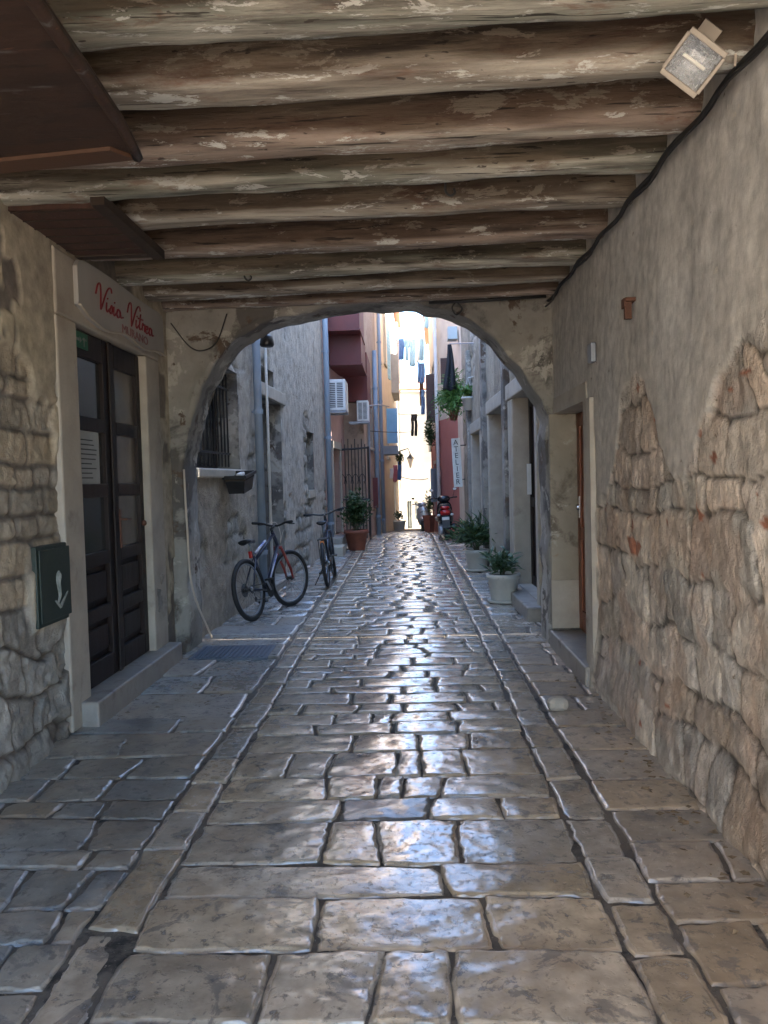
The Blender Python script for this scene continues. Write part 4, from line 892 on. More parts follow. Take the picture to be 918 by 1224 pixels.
# L5 grey house
f5 = Fr((-.52, 34.05), (-.36, 45.9), (1, 0))
h5 = thing('grey_house', 'grey house at the far left end of the lane with potted greenery', 'house', (-.4, 38, -1))
w5 = [(1.0, 2.1, -1, 1.3), (5, 6, 3.0, 4.6)]
flat_wall(f5, 10.2, w5, 'cream_wall', h5); reveal(f5, w5, 'cream_wall', h5, .3); roof(f5, 10.2, h5)
MB().box(at_y(466, 470, 34.5).x, at_y(477, 470, 34.5).x, 34.3, 38, at_y(470, 470, 34.5).z, at_y(470, 424, 34.5).z).build('upper_bay', 'grey_wall', h5)

# right: R1 stone house with pilasters
g1 = Fr((1.50, 7.98), (1.36, 18.6), (-1, 0))
k1 = thing('doorway_house', 'pale stone house on the right with a row of tall recessed doorways', 'house', (1.45, 13, 0))
def span(u0, u1, v): return g1.hit(u1, v)[0], g1.hit(u0, v)[0]
d1 = span(617, 644, 560); d1 = (.95, d1[1]); d2 = span(588, 612, 560); d3 = span(567, 577, 560)
ro = [(d1[0], d1[1], .16, 2.62), (d2[0], d2[1], .1, 2.62), (d3[0], d3[1], .1, 2.45)]
def g1_fn(S, Z):
    e, i = rubble(S, Z, 75, .2, .4, .25, .6, .08)
    h = ss(0, .06, e) * .03 + (fbm(S * 5, Z * 5, 4, 78) - .5) * .045
    pl = ss(.36, .44, fbm(S * 1.0, Z * 1.3, 4, 79) + .06)
    base = lerp3((.42, .36, .28), (.36, .33, .28), idrand(i, 6)); base = base * (1 - .5 * (1 - ss(0, .03, e)))[..., None]
    pc = lerp3((.38, .325, .245), (.29, .255, .205), fbm(S * 1.6, Z * 1.4, 4, 80)); q = ss(.5, .62, fbm(S * 3, Z * .7, 4, 81)); pc = pc * (1 - .3 * q)[..., None]
    return h * (1 - pl) + (.045 + (fbm(S * 6, Z * 4, 4, 82) - .5) * .025) * pl - .04, base * (1 - pl[..., None]) + pc * pl[..., None]
wall('wall', g1.A, g1.t, g1.n, seg((0, g1.L, .045)), seg((-.05, 4.5, .045), (4.5, 8.4, .15)), g1_fn, 'alley_wall', k1, ro)
reveal(g1, ro, 'jamb_plaster', k1, (.26, .42, .42))
for i, o in enumerate(ro):
    mb = MB(); q = .16
    g1.box(mb, o[0] - q, o[0] - .002, 0, o[3], -.02, .05); g1.box(mb, o[1] + .002, o[1] + q, 0, o[3], -.02, .05); g1.box(mb, o[0] - q - .03, o[1] + q + .03, o[3] + .002, o[3] + .22, -.02, .065)
    mb.build('door_surround', 'jamb_plaster', k1, bevel=.02)
    dd = door(g1, (o[0] + .005, o[1] - .005, o[2], o[3] - .005), k1, 'dark_wood' if i == 0 else 'old_door', .2 if i == 0 else .3)
    mb = MB(); g1.box(mb, o[1] - .16, o[1] - .12, 1.35, 1.75, (-.17 if i == 0 else -.27), (-.12 if i == 0 else -.22)); mb.build('handle', 'white_metal', dd)
mb = MB(); g1.box(mb, .7, d1[1] + .2, -.02, .155, -.42, .2); mb.build('doorstep', 'step_stone', k1, bevel=.02)
for a in (d1[1] + .45, d2[1] + .5, d3[1] + .35): mb = MB(); g1.box(mb, a, a + .28, 0, 4.2, -.02, .09); mb.build('pilaster', 'arch_plaster', k1, bevel=.02)
MB().box(2.0, 6, 8, 18.4, -1, 8.3).build('house_body', 'cream_wall', k1)

# R2 red house (angled across the bend)
g2 = Fr((1.72, 20.9), (.98, 24.2), (-1, -.3)); g3 = Fr((.98, 24.2), (.93, 28.5), (-1, 0))
k2 = thing('red_house', 'red rendered house on the bend behind the black scooter', 'house', (1.3, 23, 0))
def sp2(f, u0, u1, v0, v1):
    a = sorted((f.hit(u0, v0)[0], f.hit(u1, v0)[0])); zz = sorted((f.hit((u0 + u1) / 2, v0)[1], f.hit((u0 + u1) / 2, v1)[1])); return (max(.05, a[0]), min(f.L - .05, a[1]), zz[0], zz[1])
flat_wall(g2, 3.3, [], 'red_wall', k2); flat_wall(g2, 9, [], 'cream_wall', k2, 3.3, 'upper_wall')
w3_ = (.4, 2.0, .35, 2.05); flat_wall(g3, 3.0, [w3_], 'red_wall', k2, name='side_wall'); flat_wall(g3, 9, [(.6, 1.7, 3.5, 5.1)], 'cream_wall', k2, 3.0, 'upper_side_wall'); window(g3, w3_, k2, 'shutter_grey', 'glass', 'jamb_plaster'); window(g3, (.6, 1.7, 3.5, 5.1), k2, 'shutter_grey', 'glass', 'jamb_plaster')
MB().box(1.4, 1.75, 18.62, 20.95, -.3, 8.3).build('corner_wall', 'cream_wall', k2)
shutter_px(516, 527, 560, 600, 23.6, 'shutter_grey', k2, 8, .04, .5)
shutter_px(510, 523, 447, 504, 24.4, 'shutter_brown', k2, 12)
shutter_px(527, 535, 428, 459, 22.6, 'shutter_brown', k2, 12)
roof(g3, 9, k2)
pt = thing('white_downpipe', 'white downpipe down the corner of the red house', 'downpipe', (.9, 23.7, 0), 'downpipes on the house walls')
a = at_y(525, 600, 23.7); MB().tube([(a.x, 23.7, .05), (a.x - .02, 23.7, 7.9)], .055, 12).build('pipe', 'white_metal', pt, smooth=True)
# R3
g4 = Fr((.95, 28.55), (1.56, 44.6), (-1, 0))
k3 = thing('cream_house', 'cream stone house with a line of washing at the far right of the lane', 'house', (.9, 34, -1))
w6 = [(1.2, 2.2, 3.4, 5.2), (4.5, 5.5, 3.4, 5.2)]; flat_wall(g4, 9, w6, 'cream_wall', k3); roof(g4, 9, k3)
for o in w6: window(g4, o, k3, 'white_metal', 'glass', 'jamb_plaster')
for (u0, u1, v0, v1, y) in ((512, 515, 395, 418, 29), (502, 506, 455, 485, 33)): shutter_px(u0, u1, v0, v1, y, 'trim_wood', k3, 8)
# far white house across the end of the lane
fz = -1.32
k4 = thing('white_house', 'bright white house closing the end of the lane', 'house', (.5, 46, fz))
ff = Fr((-5, 46.), (6, 46.), (0, -1))
def fo(u0, u1, v0, v1): a = ff.hit(u0, v0); b = ff.hit(u1, v1); return (a[0], b[0], b[1], a[1])
of = [fo(486.5, 493, 599, 633), fo(496, 500, 599, 621)]
flat_wall(ff, 6.6, of, 'white_wall', k4, -3.4); door(ff, of[0], k4, 'pale_door', .2); window(ff, of[1], k4, 'pale_door', 'glass'); roof(ff, 6.6, k4)
# chimney on white house
MB().box(-.6, -.15, 47.5, 48.0, 6.8, 9.6).box(-.66, -.09, 47.44, 48.06, 9.602, 9.8).build('chimney', 'brown_wall', k4)
# street lantern
ln = thing('wall_lantern', 'small black wall lantern hanging at the end of the lane', 'lantern', (.2, 45, 2.3))
c = at_y(490.5, 553, 42.); q = MB().lathe((c.x, c.y, c.z - .22), [(.05, 0), (.17, .42)], 6); q.build('glass', 'white_metal', ln)
MB().lathe((c.x, c.y, c.z + .21), [(.22, 0), (.08, .16), (.03, .26)], 6).lathe((c.x, c.y, c.z - .27), [(.03, 0), (.07, .05)], 6).build('cap', 'iron', ln)
MB().tube([(c.x, c.y, c.z + .45), (c.x - .1, c.y, c.z + .75), (-.35, c.y, c.z + .6)], .03, 6).build('bracket', 'iron', ln)

# ------------------------------------------------------------------ hanging sign
hs = thing('hanging_sign', 'tall narrow white sign with stacked black letters hanging on the right', 'sign', (1.2, 18.3, 1.4))
a = at_y(541, 524, 18.3); b = at_y(547.5, 582, 18.3); c = (a + at_y(552, 583, 18.3)) / 2
H_ = a.z - b.z; W_ = at_y(550.5, 550, 18.3).x - at_y(540, 550, 18.3).x
ang = math.atan2(b.x - a.x - .03, H_); sm = Matrix.Translation(((at_y(546.2, 553, 18.3)))) @ Matrix.Rotation(ang * .6, 4, 'Y').inverted() @ Matrix.Rotation(R(-6), 4, 'Z')
MB(sm).box(-W_ / 2, W_ / 2, -.02, .02, -H_ / 2, H_ / 2).build('board', 'white_paint', hs, bevel=.005)
FM = Matrix(((1, 0, 0, 0), (0, 0, -1, 0), (0, 1, 0, 0), (0, 0, 0, 1)))    # text facing -y
for i, ch in enumerate('ATELIER'):
    text(ch, .17, 'ink', hs, sm @ Matrix.Translation((0, -.023, H_ * (.41 - .135 * i))) @ FM, 'letter')
MB(sm).tube([(W_ / 2, 0, H_ * .35), (W_ / 2 + .22, .05, H_ * .35)], .012, 6).tube([(W_ / 2, 0, -H_ * .35), (W_ / 2 + .22, .05, -H_ * .35)], .012, 6).build('bracket', 'iron', hs)

# ------------------------------------------------------------------ laundry
def garment(name, label, u0, u1, v0, v1, y, mat, cat='laundry', shape='rect', group='washing hung over the lane', waves=3, taper=0.):
    a = at_y(u0, v0, y); b = at_y(u1, v1, y); W = b.x - a.x; H = a.z - b.z; n = 14; mb = MB()
    def col(x0, x1, z0, z1, n=n, m=10):
        vs = []; fs = []
        for i in range(n + 1):
            for j in range(m + 1):
                s = i / n; t = j / m; cx = (x0 + x1) / 2; hw = (x1 - x0) / 2 * (1 - taper * (1 - t)); vs.append((cx + (s * 2 - 1) * hw + .01 * math.sin(t * 5), y + .03 * math.sin(s * waves * 6.28 + t * 2) * (.3 + t), z0 + (z1 - z0) * t + .02 * math.sin(s * 9) * t))
        for i in range(n):
            for j in range(m): k = i * (m + 1) + j; fs.append((k, k + m + 1, k + m + 2, k + 1))
        mb.add(vs, fs)
    if shape == 'rect': col(a.x, b.x, a.z, b.z)
    elif shape == 'shirt': col(a.x + W * .2, b.x - W * .2, a.z, b.z); col(a.x, a.x + W * .22, a.z - H * .02, a.z - H * .4, 4); col(b.x - W * .22, b.x, a.z - H * .02, a.z - H * .4, 4)
    elif shape == 'trousers': col(a.x, b.x, a.z, a.z - H * .3); col(a.x, a.x + W * .44, a.z - H * .28, b.z, 6); col(b.x - W * .44, b.x, a.z - H * .28, b.z, 6)
    o = mb.build(name, mat, None, smooth=True, label=label, cat=cat, group=group); s = o.modifiers.new('Solidify', 'SOLIDIFY'); s.thickness = .012; return o
def line(name, label, p, q, sag, r=.012, mat='cable_black', cat='clothes line'):
    p, q = Vector(p), Vector(q); pts = [p.lerp(q, t) - Vector((0, 0, sag * 4 * t * (1 - t))) for t in np.linspace(0, 1, 14)]; MB().tube(pts, r, 5).build(name, mat, None, smooth=True, label=label, cat=cat)
Y1 = 33.
for n_, lb, u0, u1, v0, v1, m, sh in (('towel', 'dark blue towel, leftmost on the upper washing line', 476.5, 483, 405, 430, 'cloth_blue', 'rect'), ('shirt', 'light blue shirt hung between the dark blue towel and pale sheet', 483, 490, 405, 431, 'cloth_sky', 'shirt'), ('sheet', 'pale blue sheet hung right of the light blue shirt', 489, 497, 404, 438, 'cloth_sky', 'rect'),
        ('shirt', 'white shirt at the right end of the upper washing line, beside the pale blue sheet', 497, 502, 405, 434, 'cloth_white', 'shirt')):
    garment(n_, lb, u0, u1, v0, v1, Y1, m, shape=sh)
line('clothes_line', 'upper washing line carrying the blue laundry across the lane', at_y(466, 402, Y1), at_y(508, 402, Y1), .04)
for n_, lb, u0, u1, v0, v1, m, sh in (('sheet', 'small white and blue cloth under the arch crown at the right', 507, 514, 378, 392, 'cloth_sky', 'rect'), ('towel', 'bright blue cloth beside the wooden shutter under the arch crown', 514, 523, 381, 394, 'cloth_blue', 'rect')):
    garment(n_, lb, u0, u1, v0, v1, 28.0, m, shape=sh)
garment('trousers', 'blue jeans hanging directly below the low dark blue towel by the brown shutter', 503, 508, 466, 495, 32, 'cloth_blue', shape='trousers', waves=1)
garment('shirt', 'white shirt at the right end of the short high washing line', 523, 528, 383, 397, 28.0, 'cloth_white', shape='shirt')
garment('towel', 'pale towel at the right of the upper washing, just above a dark blue towel', 501, 507, 404, 431, 30, 'cloth_sky')
garment('shirt', 'white shirt high on the left below the eaves of the grey house', 470, 476, 385, 408, 33, 'cloth_white', shape='shirt')
line('clothes_line', 'short high washing line near the crown of the arch on the right', at_y(503, 376, 28.), at_y(528, 378, 28.0), .02)
garment('towel', 'dark blue towel hanging low beside the long brown shutter', 499, 508, 434, 458, 31, 'cloth_blue')
garment('trousers', 'dark trousers hanging alone before the white house', 491, 499, 495, 521, 36., 'cloth_black', shape='trousers', waves=1)
line('clothes_line', 'washing line that carries the dark trousers', at_y(470, 494, 36), at_y(507, 496, 36), .03)
for i, (n_, lb, u0, u1, v0, v1, m) in enumerate((('towel', 'pink cloth drying under the blue balcony', 470, 475, 556, 576, 'cloth_pink'), ('towel', 'grey blue cloth drying next to the pink cloth', 475, 480, 552, 574, 'cloth_blue'), ('shirt', 'small white cloth at the left of the pink cloth', 466, 470, 560, 572, 'cloth_white'))):
    garment(n_, lb, u0, u1, v0, v1, 31., m)
line('overhead_wire', 'black wire strung across the lane below the blue shutter', at_y(441, 515, 21.5), at_y(494, 516, 30), .03, .012, cat='wire')
line('overhead_wire', 'black wire sagging low past the street lantern', at_y(480, 570, 40), at_y(512, 572, 40), .1, .02, cat='wire')
line('overhead_wire', 'thin wire from the red house down to the ochre wall', at_y(441, 452, 26), at_y(456, 475, 29), .05, .012, cat='wire')
gp = garment('dark_cloth', 'black cloth hanging from a rod beside the hanging fern', 529, 546, 412, 466, 17.2, 'cloth_black', 'cloth', 'rect', None, 2, taper=.75)
line('cloth_rod', 'thin metal rod on the right wall holding the black cloth', at_y(538, 411, 17.2), at_y(572, 410, 15.5), 0, .014, 'grey_metal', 'rod')
# street light box high on the right
MB().box(at_y(535, 400, 20.).x, at_y(546.5, 400, 20).x, 19.9, 20.3, at_y(540, 406, 20).z, at_y(540, 391, 20).z).build('window_box', 'pale_door', k2, bevel=.01)
# hanging plants
hp = thing('hanging_plant', 'white hanging pot with leafy top on the right wall above the sign', 'hanging plant', at_y(559, 485, 16.3))
c = at_y(560, 490, 16.3); MB().lathe((c.x, c.y, c.z), [(.09, 0), (.13, .22), (.145, .22), (.145, .26), (.12, .26)], 20).build('pot', 'pot_white', hp, smooth=True)
MB().tube([(c.x - .12, c.y, c.z + .25), (c.x, c.y, c.z + .65), (c.x + .12, c.y, c.z + .25)], .007, 5).tube([(c.x, c.y, c.z + .65), (c.x + .25, c.y, c.z + .7)], .01, 5).build('hanger', 'white_metal', hp)
bush((c.x, c.y, c.z + .33), (.18, .18, .12), 160, .12, .04, 'leaf_mid', hp, 21, 8, (c.x, c.y, c.z + .22))
hq = thing('trailing_plant', 'bright green fern trailing from a wall basket above the hanging sign', 'hanging plant', at_y(545, 490, 17.4))
c = at_y(542, 496, 17.4); MB().lathe((c.x, c.y, c.z - .12), [(.07, 0), (.12, .2), (.13, .21)], 16).build('basket', 'terracotta', hq, smooth=True)
bush((c.x - .02, c.y, c.z + .08), (.38, .32, .7), 2000, .14, .034, 'leaf_mid', hq, 22, 18, (c.x, c.y, c.z + .1), droop=.5)
pv = thing('climbing_plant', 'dark green plant with pots climbing the red house below the brown shutter', 'plant', at_y(513, 520, 24.2))
c = at_y(513, 522, 24.0); bush(c, (.2, .2, .55), 500, .13, .05, 'leaf_dark', pv, 31, 10, at_y(514, 540, 24.))
pv2 = thing('balcony_plant', 'green plant trailing under the blue shutter on the ochre house', 'plant', at_y(476, 548, 30)); c = at_y(478, 549, 30.); bush(c, (.22, .22, .22), 260, .12, .05, 'leaf_dark', pv2, 33, 8)
# far pots
potted('planter_box', 'square terracotta planter with green plant at the red house corner', (at_y(514, 640, 25).x, 25.5, float(gz(25.5))), .15, .2, .55, 'terracotta', (.2, .2, .36), 240, .12, .045, 'leaf_dark', 41, sq=True, stems=9)
potted('potted_flower', 'white tub with dark plant at the foot of the grey house', (at_y(477.5, 640, 33).x, 33., float(gz(33.)) + .02), .22, .27, .4, 'pot_white', (.3, .3, .22), 160, .14, .06, 'leaf_dark', 43, stems=8)

# ------------------------------------------------------------------ bicycles
def bicycle(label, frame_m, fork_m, steer, saddle_h, grp, stripe):
    t = thing('bicycle', label, 'bicycle', (0, 0, 0), grp); r = .365; WB = 1.1
    hb, ht = Vector((.92, 0, .79)), Vector((.84, 0, .98)); ax = (ht - hb).normalized()
    SM = Matrix.Translation(hb) @ Matrix.Rotation(steer, 4, ax) @ Matrix.Translation(-hb)
    def wheel(cx, xf):
        tw = MB(xf); tw.tube([(cx + r * .925 * math.cos(a), 0, r + r * .925 * math.sin(a)) for a in np.linspace(0, 2 * math.pi, 40, False)], .027, 10, True)
        w = tw.build('wheel', 'black_rubber', t, smooth=True)
        MB(xf).tube([(cx + r * .83 * math.cos(a), 0, r + r * .83 * math.sin(a)) for a in np.linspace(0, 2 * math.pi, 36, False)], .012, 6, True).build('rim', 'grey_metal', w, smooth=True)
        sp = MB(xf)
        for k in range(24):
            a = 2 * math.pi * k / 24; b = a + (.5 if k % 2 else -.5); yy = .028 if k % 4 < 2 else -.028
            sp.tube([(cx + .02 * math.cos(b), yy, r + .02 * math.sin(b)), (cx + r * .83 * math.cos(a), 0, r + r * .83 * math.sin(a))], .0018, 4)
        sp.build('spokes', 'chrome', w)
        MB(xf).lathe((cx, 0, r), [(.02, -.05), (.028, -.035), (.018, -.02), (.018, .02), (.028, .035), (.02, .05)], 12, 'y').build('hub', 'iron', w, smooth=True)
        return w
    w0 = wheel(0, None); wheel(WB, SM)
    dk = MB()
    for rr, yy in ((.05, -.045), (.042, -.052), (.034, -.059), (.026, -.065)): dk.lathe((0, yy, r), [(rr, -.0015), (rr, .0015)], 18, 'y')
    dk.lathe((0, .055, r), [(.08, -.001), (.08, .001)], 20, 'y'); dk.build('sprocket', 'chrome', w0)
    bb = Vector((.42, 0, .30)); st = Vector((.25, 0, .74))
    fr = MB(); fr.tube([bb, st], .017, 10).tube([st + (bb - st) * .12, ht - ax * .03], .02, 10).tube([bb, hb + ax * .015], .025, 10).tube([hb - ax * .01, ht + ax * .01], .024, 10)
    for s in (-1, 1): fr.tube([bb + Vector((0, s * .03, 0)), (.0, s * .062, r)], .011, 8).tube([st + Vector((0, s * .02, -.04)), (.0, s * .062, r)], .009, 8)
    fo = fr.build('frame', frame_m, t, smooth=True)
    MB().tube([bb.lerp(hb, .25) + Vector((0, -.014, .012)), bb.lerp(hb, .8) + Vector((0, -.014, .012))], .0145, 8).tube([bb.lerp(hb, .25) + Vector((0, .014, .012)), bb.lerp(hb, .8) + Vector((0, .014, .012))], .0145, 8).tube([st.lerp(ht, .1) + Vector((0, 0, .006)), st.lerp(ht, .6) + Vector((0, 0, .004))], .018, 8).build('frame_decal', stripe, fo, smooth=True)
    fk = MB(SM)
    for s in (-1, 1): fk.tube([hb + Vector((.0, s * .055, -.02)), (WB - .03, s * .055, r + .12), (WB, s * .055, r)], [.018, .017, .012], 8)
    fk.tube([hb + Vector((0, -.06, -.01)), hb + Vector((0, .06, -.01))], .02, 8); fk.build('fork', fork_m, t, smooth=True)
    hbz = MB(SM); stem = ht + ax * .05; cl = stem + Vector((.07, 0, .035))
    hbz.tube([ht, stem], .018, 8).tube([stem, cl], .016, 8)
    bar = [cl + Vector((x, yy, zz)) for x, yy, zz in ((-.05, -.33, .045), (-.02, -.2, .035), (0, -.07, 0), (0, 0, 0), (0, .07, 0), (-.02, .2, .035), (-.05, .33, .045))]
    hbz.tube(catmull(bar, 4), .0135, 8); hd = hbz.build('handlebar', 'iron', t, smooth=True)
    for s in (0, 1):
        e, i_ = (bar[0], bar[1]) if s == 0 else (bar[-1], bar[-2]); MB(SM).tube([e, e.lerp(i_, .8)], .018, 8).build('grip', 'black_rubber', hd, smooth=True)
        MB(SM).tube([e.lerp(i_, .95), e.lerp(i_, .95) + Vector((.06, 0, -.02)), e.lerp(i_, .2) + Vector((.07, 0, -.03))], .006, 6).build('brake_lever', 'black_plastic', hd)
    cab = MB(SM)
    for s in (-1, 1): cab.tube(catmull([cl + Vector((.02, s * .14, .02)), cl + Vector((.14, s * .1, .03)), cl + Vector((.12, s * .02, -.1)), hb + Vector((.05, 0, .04))], 5), .004, 5)
    cab.build('brake_cable', 'cable_beige', hd, smooth=True)
    sa_ = st + Vector((-.055, 0, saddle_h - .74)); MB().tube([st, sa_], .013, 8).build('seat_post', 'grey_metal', t, smooth=True)
    sm_ = MB(); n = 12; vs = []; fs = []
    for i, (x, w, z) in enumerate(((-.14, .055, .0), (-.13, .075, .018), (-.08, .078, .024), (-.02, .055, .02), (.04, .032, .014), (.1, .022, .012), (.14, .014, .006))):
        for j in range(n):
            a = 2 * math.pi * j / n; vs.append((sa_.x + x, sa_.y + w * math.cos(a), sa_.z + .02 + z * .6 + (.022 * math.sin(a) if math.sin(a) > 0 else .03 * math.sin(a))))
    for i in range(6):
        for j in range(n): fs.append((i * n + j, i * n + (j + 1) % n, (i + 1) * n + (j + 1) % n, (i + 1) * n + j))
    fs += [tuple(range(n)), tuple(6 * n + j for j in range(n))]; sm_.add(vs, fs); sm_.build('saddle', 'black_plastic', t, smooth=True)
    MB().lathe(bb + Vector((0, -.055, 0)), [(.085, -.003), (.088, 0), (.085, .003)], 24, 'y').lathe(bb, [(.022, -.06), (.022, .06)], 12, 'y').build('chainring', 'iron', t)
    for s in (-1, 1):
        e = bb + Vector((s * .1, s * .075, -s * .135)); c_ = MB().tube([bb + Vector((0, s * .065, 0)), e], .011, 8).build('crank', 'grey_metal', t, smooth=True)
        MB().box(e.x - .045, e.x + .045, min(e.y, e.y + s * .09), max(e.y, e.y + s * .09), e.z - .012, e.z + .012).build('pedal', 'black_plastic', c_)
    ch = MB(); ch.tube([(0, -.06, r + .04), bb + Vector((0, -.055, .088))], .005, 5).tube([(0, -.06, r - .04), (0.02, -.06, r - .13), bb + Vector((0, -.055, -.088))], .005, 5).lathe((.02, -.06, r - .12), [(.028, -.004), (.028, .004)], 12, 'y'); ch.build('chain', 'iron', t)
    return t, st
b1, st = bicycle('dark mountain bike with red fork leaning on the rough wall nearest the arch', 'bike_dark', 'bike_red', R(-16), .89, 'bicycles leaning on the left wall', 'bike_decal')
MB().box(.17, .2, -.02, .02, .72, .8).build('reflector', 'red_lens', b1, bevel=.004)
b1.location = (-1.79, 9.08, .0); b1.rotation_euler = (R(-9), 0, R(90 - 17))
b2, st = bicycle('dark bicycle seen from behind, parked beyond the red forked mountain bike', 'bike_dark', 'bike_dark', R(10), .94, 'bicycles leaning on the left wall', 'iron')
MB().box(-.15, .25, -.07, .07, .72, .735).tube([(-.1, .06, .72), (0, .065, .34)], .006, 6).tube([(-.1, -.06, .72), (0, -.065, .34)], .006, 6).build('luggage_rack', 'iron', b2)
MB().box(-.17, -.155, -.03, .03, .66, .71).build('reflector', 'orange', b2); MB().tube([(.3, .05, .3), (.2, .22, .01)], .009, 6).build('kickstand', 'iron', b2)
b2.location = (-1.21, 11.9, 0); b2.rotation_euler = (R(-5), 0, R(90 + 1))

# ------------------------------------------------------------------ scooter, motorbike
def scooter(name, label, loc, rz, lean, full=True, tail='red_lens', body='scooter_black'):
    t = thing(name, label, 'scooter', (0, 0, 0)); r = .25
    def wheel(cx):
        w = MB().tube([(cx + r * .8 * math.cos(a), 0, r + r * .8 * math.sin(a)) for a in np.linspace(0, 6.283, 28, False)], .055, 10, True).build('wheel', 'black_rubber', t, smooth=True)
        MB().lathe((cx, 0, r), [(.05, -.06), (.15, -.03), (.15, .03), (.05, .06)], 18, 'y').build('rim', 'scooter_silver', w, smooth=True)
    wheel(0); wheel(1.25)
    MB().ell((.12, 0, .62), (.42, .2, .24), 2.6, 20, 12, lambda z: 1 - .12 * z).ell((.3, 0, .45), (.25, .17, .2), 2.8).build('body', body, t, smooth=True)
    MB().ell((.2, 0, .86), (.42, .15, .06), 2.8, 18, 8).ell((.02, 0, .89), (.2, .14, .045), 2.6, 16, 8).build('seat', 'black_rubber', t, smooth=True)
    MB().ell((-.26, 0, .72), (.07, .13, .075), 2.8, 14, 8).ell((-.2, 0, .84), (.1, .12, .04), 2.6, 14, 8).build('tail_light', tail, t, smooth=True)
    for s in (-1, 1): MB().ell((-.24, s * .17, .66), (.05, .045, .03)).build('indicator', 'orange' if not full else 'white_paint', t, smooth=True)
    MB().box(-.345, -.335, -.09, .09, .46, .61).build('number_plate', 'white_paint', t, bevel=.004)
    MB().add([(-.33, -.1, .62), (-.33, .1, .62), (-.38, .1, .34), (-.38, -.1, .34), (-.31, -.1, .62), (-.31, .1, .62), (-.36, .1, .34), (-.36, -.1, .34)], [(0, 1, 2, 3), (4, 5, 6, 7), (0, 1, 5, 4), (1, 2, 6, 5), (2, 3, 7, 6), (3, 0, 4, 7)]).build('mudguard', 'black_plastic', t)
    MB().tube([(.45, -.2, .3), (.15, -.21, .3), (-.28, -.2, .38)], [.03, .075, .07], 12).build('exhaust', 'black_plastic', t, smooth=True)
    MB().ell((.05, .13, .28), (.28, .08, .13), 3).build('engine', 'scooter_silver', t, smooth=True)
    MB().box(.42, 1.0, -.17, .17, .27, .33).build('floorboard', 'black_plastic', t, bevel=.02)
    MB().ell((1.06, 0, .62), (.1, .21, .36), 3, 16, 10).ell((1.2, 0, .5), (.2, .1, .1), 2.4).build('front_shield', body, t, smooth=True)
    MB().tube([(1.25, .06, .25), (1.1, .05, .6)], .022, 8).tube([(1.25, -.06, .25), (1.1, -.05, .6)], .022, 8).build('fork', 'scooter_silver', t)
    hb_ = MB().ell((1.0, 0, 1.03), (.13, .17, .09), 2.6).tube(catmull([(.93, -.36, 1.06), (.97, -.2, 1.05), (1.0, 0, 1.02), (.97, .2, 1.05), (.93, .36, 1.06)], 4), .016, 8).build('handlebar', body, t, smooth=True)
    for s in (-1, 1):
        m = MB().tube([(.97, s * .24, 1.05), (.98, s * .3, 1.24)], .007, 6).ell((.98, s * .31, 1.28), (.012, .06, .04)).build('mirror', 'iron', t, smooth=True)
        MB().ell((.968, s * .31, 1.28), (.004, .05, .033)).build('mirror_glass', 'white_metal', m, smooth=True)
        MB().tube([(.93, s * .36, 1.06), (.95, s * .25, 1.06)], .02, 8).build('grip', 'black_rubber', hb_)
    MB().tube([(.35, .1, .3), (.28, .2, .0)], .012, 6).tube([(.35, -.1, .3), (.3, -.2, .0)], .012, 6).build('stand', 'iron', t)
    t.location = loc; t.rotation_euler = (lean, 0, rz); return t
s1 = scooter('parked_scooter', 'black scooter with red tail seen from behind at the red house', (1.02, 20.3, .0), R(88), R(-3))
s2 = scooter('parked_motorbike', 'small pale motorbike parked on the slope half hidden behind the terracotta planter', (.78, 30.4, float(gz(30.8)) + .03), R(262), R(4), False, 'orange', 'scooter_silver')

# dry leaves and grit gathered along the foot of the right wall
lt = MB(); q = random.Random(5)
for k in range(150):
    yy = q.uniform(2.6, 6.2) if k % 3 else q.uniform(7.8, 12); xx = 1.33 - abs(q.gauss(0, .11)) if yy < 7 else 1.42 - abs(q.gauss(0, .1)); an = q.uniform(0, 6.28); L = q.uniform(.008, .028)
    lt.add([(xx + L * math.cos(an + b), yy + L * .8 * math.sin(an + b), .008 + q.uniform(0, .012)) for b in (0, 1.2, 3.1, 4.4)] , [(0, 1, 2), (0, 2, 3)])
lt.build('leaf_litter', 'litter', None, label='dry leaf litter and grit along the foot of the right wall', cat='litter', kind='stuff')
# drain cover
dc = thing('drain_cover', 'rectangular ribbed iron drain cover in the paving before the door', 'drain cover', (-1.7, 7.4, 0))
MB().box(-2.02, -1.3, 7.1, 7.66, -.015, .012).build('frame', 'drain_iron', dc, bevel=.004)
mb = MB()
for k in range(16): mb.box(-1.99 + k * .042, -1.99 + k * .042 + .022, 7.13, 7.63, .0125, .02)
mb.build('ribs', 'drain_iron', dc)

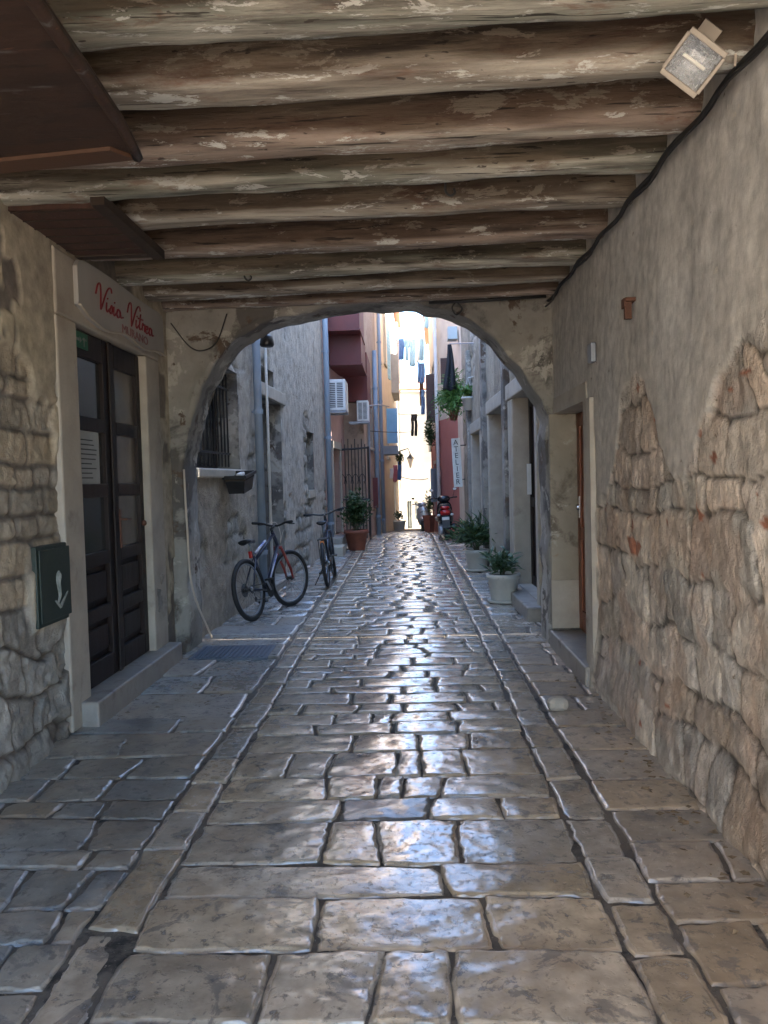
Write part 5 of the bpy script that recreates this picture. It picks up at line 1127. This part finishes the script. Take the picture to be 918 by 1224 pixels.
# ------------------------------------------------------------------ square behind the camera (lights the passage mouth)
MB().add([(-40, -40, -.01), (40, -40, -.01), (40, -1.02, -.01), (-40, -1.02, -.01)], [(0, 1, 2, 3)]).build('square', 'court', None, kind='structure')
sq = thing('bounce_house', 'unseen cream house added behind the camera to bounce sunlight into the passage', 'house', (-9, -6, 0))  # out of view, added to bounce warm sunlight onto the right wall
MB().box(-14, -6.5, -16, -3, 0, 8).build('wall', 'cream_wall', sq)
MB().box(-9, -2.7, -1., 7.9, -.5, 5.6).build('house_body', 'cream_wall', lh); MB().box(1.9, 6, -1., 7.9, -.5, 9.6).build('house_body', 'cream_wall', rh)
# far square paving
MB().add([(-3, 36.2, float(gz(36.2)) + .012), (5, 36.2, float(gz(36.2)) + .012), (5, 46.2, float(gz(46.2)) + .012), (-3, 46.2, float(gz(46.2)) + .012)], [(0, 1, 2, 3)]).build('square_paving', 'court', None, kind='structure')

# ------------------------------------------------------------------ light
EL, AZ = 42., 89.      # the sun stands behind the camera, to the right
sd = Vector((math.sin(R(AZ)) * math.cos(R(EL)), -math.cos(R(AZ)) * math.cos(R(EL)), math.sin(R(EL))))
su = bpy.data.lights.new('sun', 'SUN'); su.energy = 5.; su.angle = R(.5); su.color = (1., .95, .88)
so_ = bpy.data.objects.new('sun', su); COL.objects.link(so_); so_.rotation_euler = (-sd).to_track_quat('-Z', 'Y').to_euler(); so_.location = (0, -10, 30)
w = bpy.data.worlds.new('World'); sc.world = w; w.use_nodes = True; nt = w.node_tree; bg = nt.nodes['Background']
sk = nt.nodes.new('ShaderNodeTexSky'); sk.sky_type = 'NISHITA'; sk.sun_disc = False; sk.sun_elevation = R(EL); sk.sun_rotation = math.atan2(sd.x, sd.y)
sk.air_density = 1.0; sk.dust_density = .8; sk.ozone_density = 3.5
nt.links.new(sk.outputs[0], bg.inputs[0]); bg.inputs[1].default_value = .15
sc.view_settings.view_transform = 'Standard'; sc.view_settings.look = 'None'; sc.view_settings.gamma = 1; sc.view_settings.use_curve_mapping = False
sc.view_settings.exposure = 3.45
sc.cycles.use_denoising = True
sc.cycles.max_bounces = 10; sc.cycles.diffuse_bounces = 6; sc.cycles.sample_clamp_indirect = 8
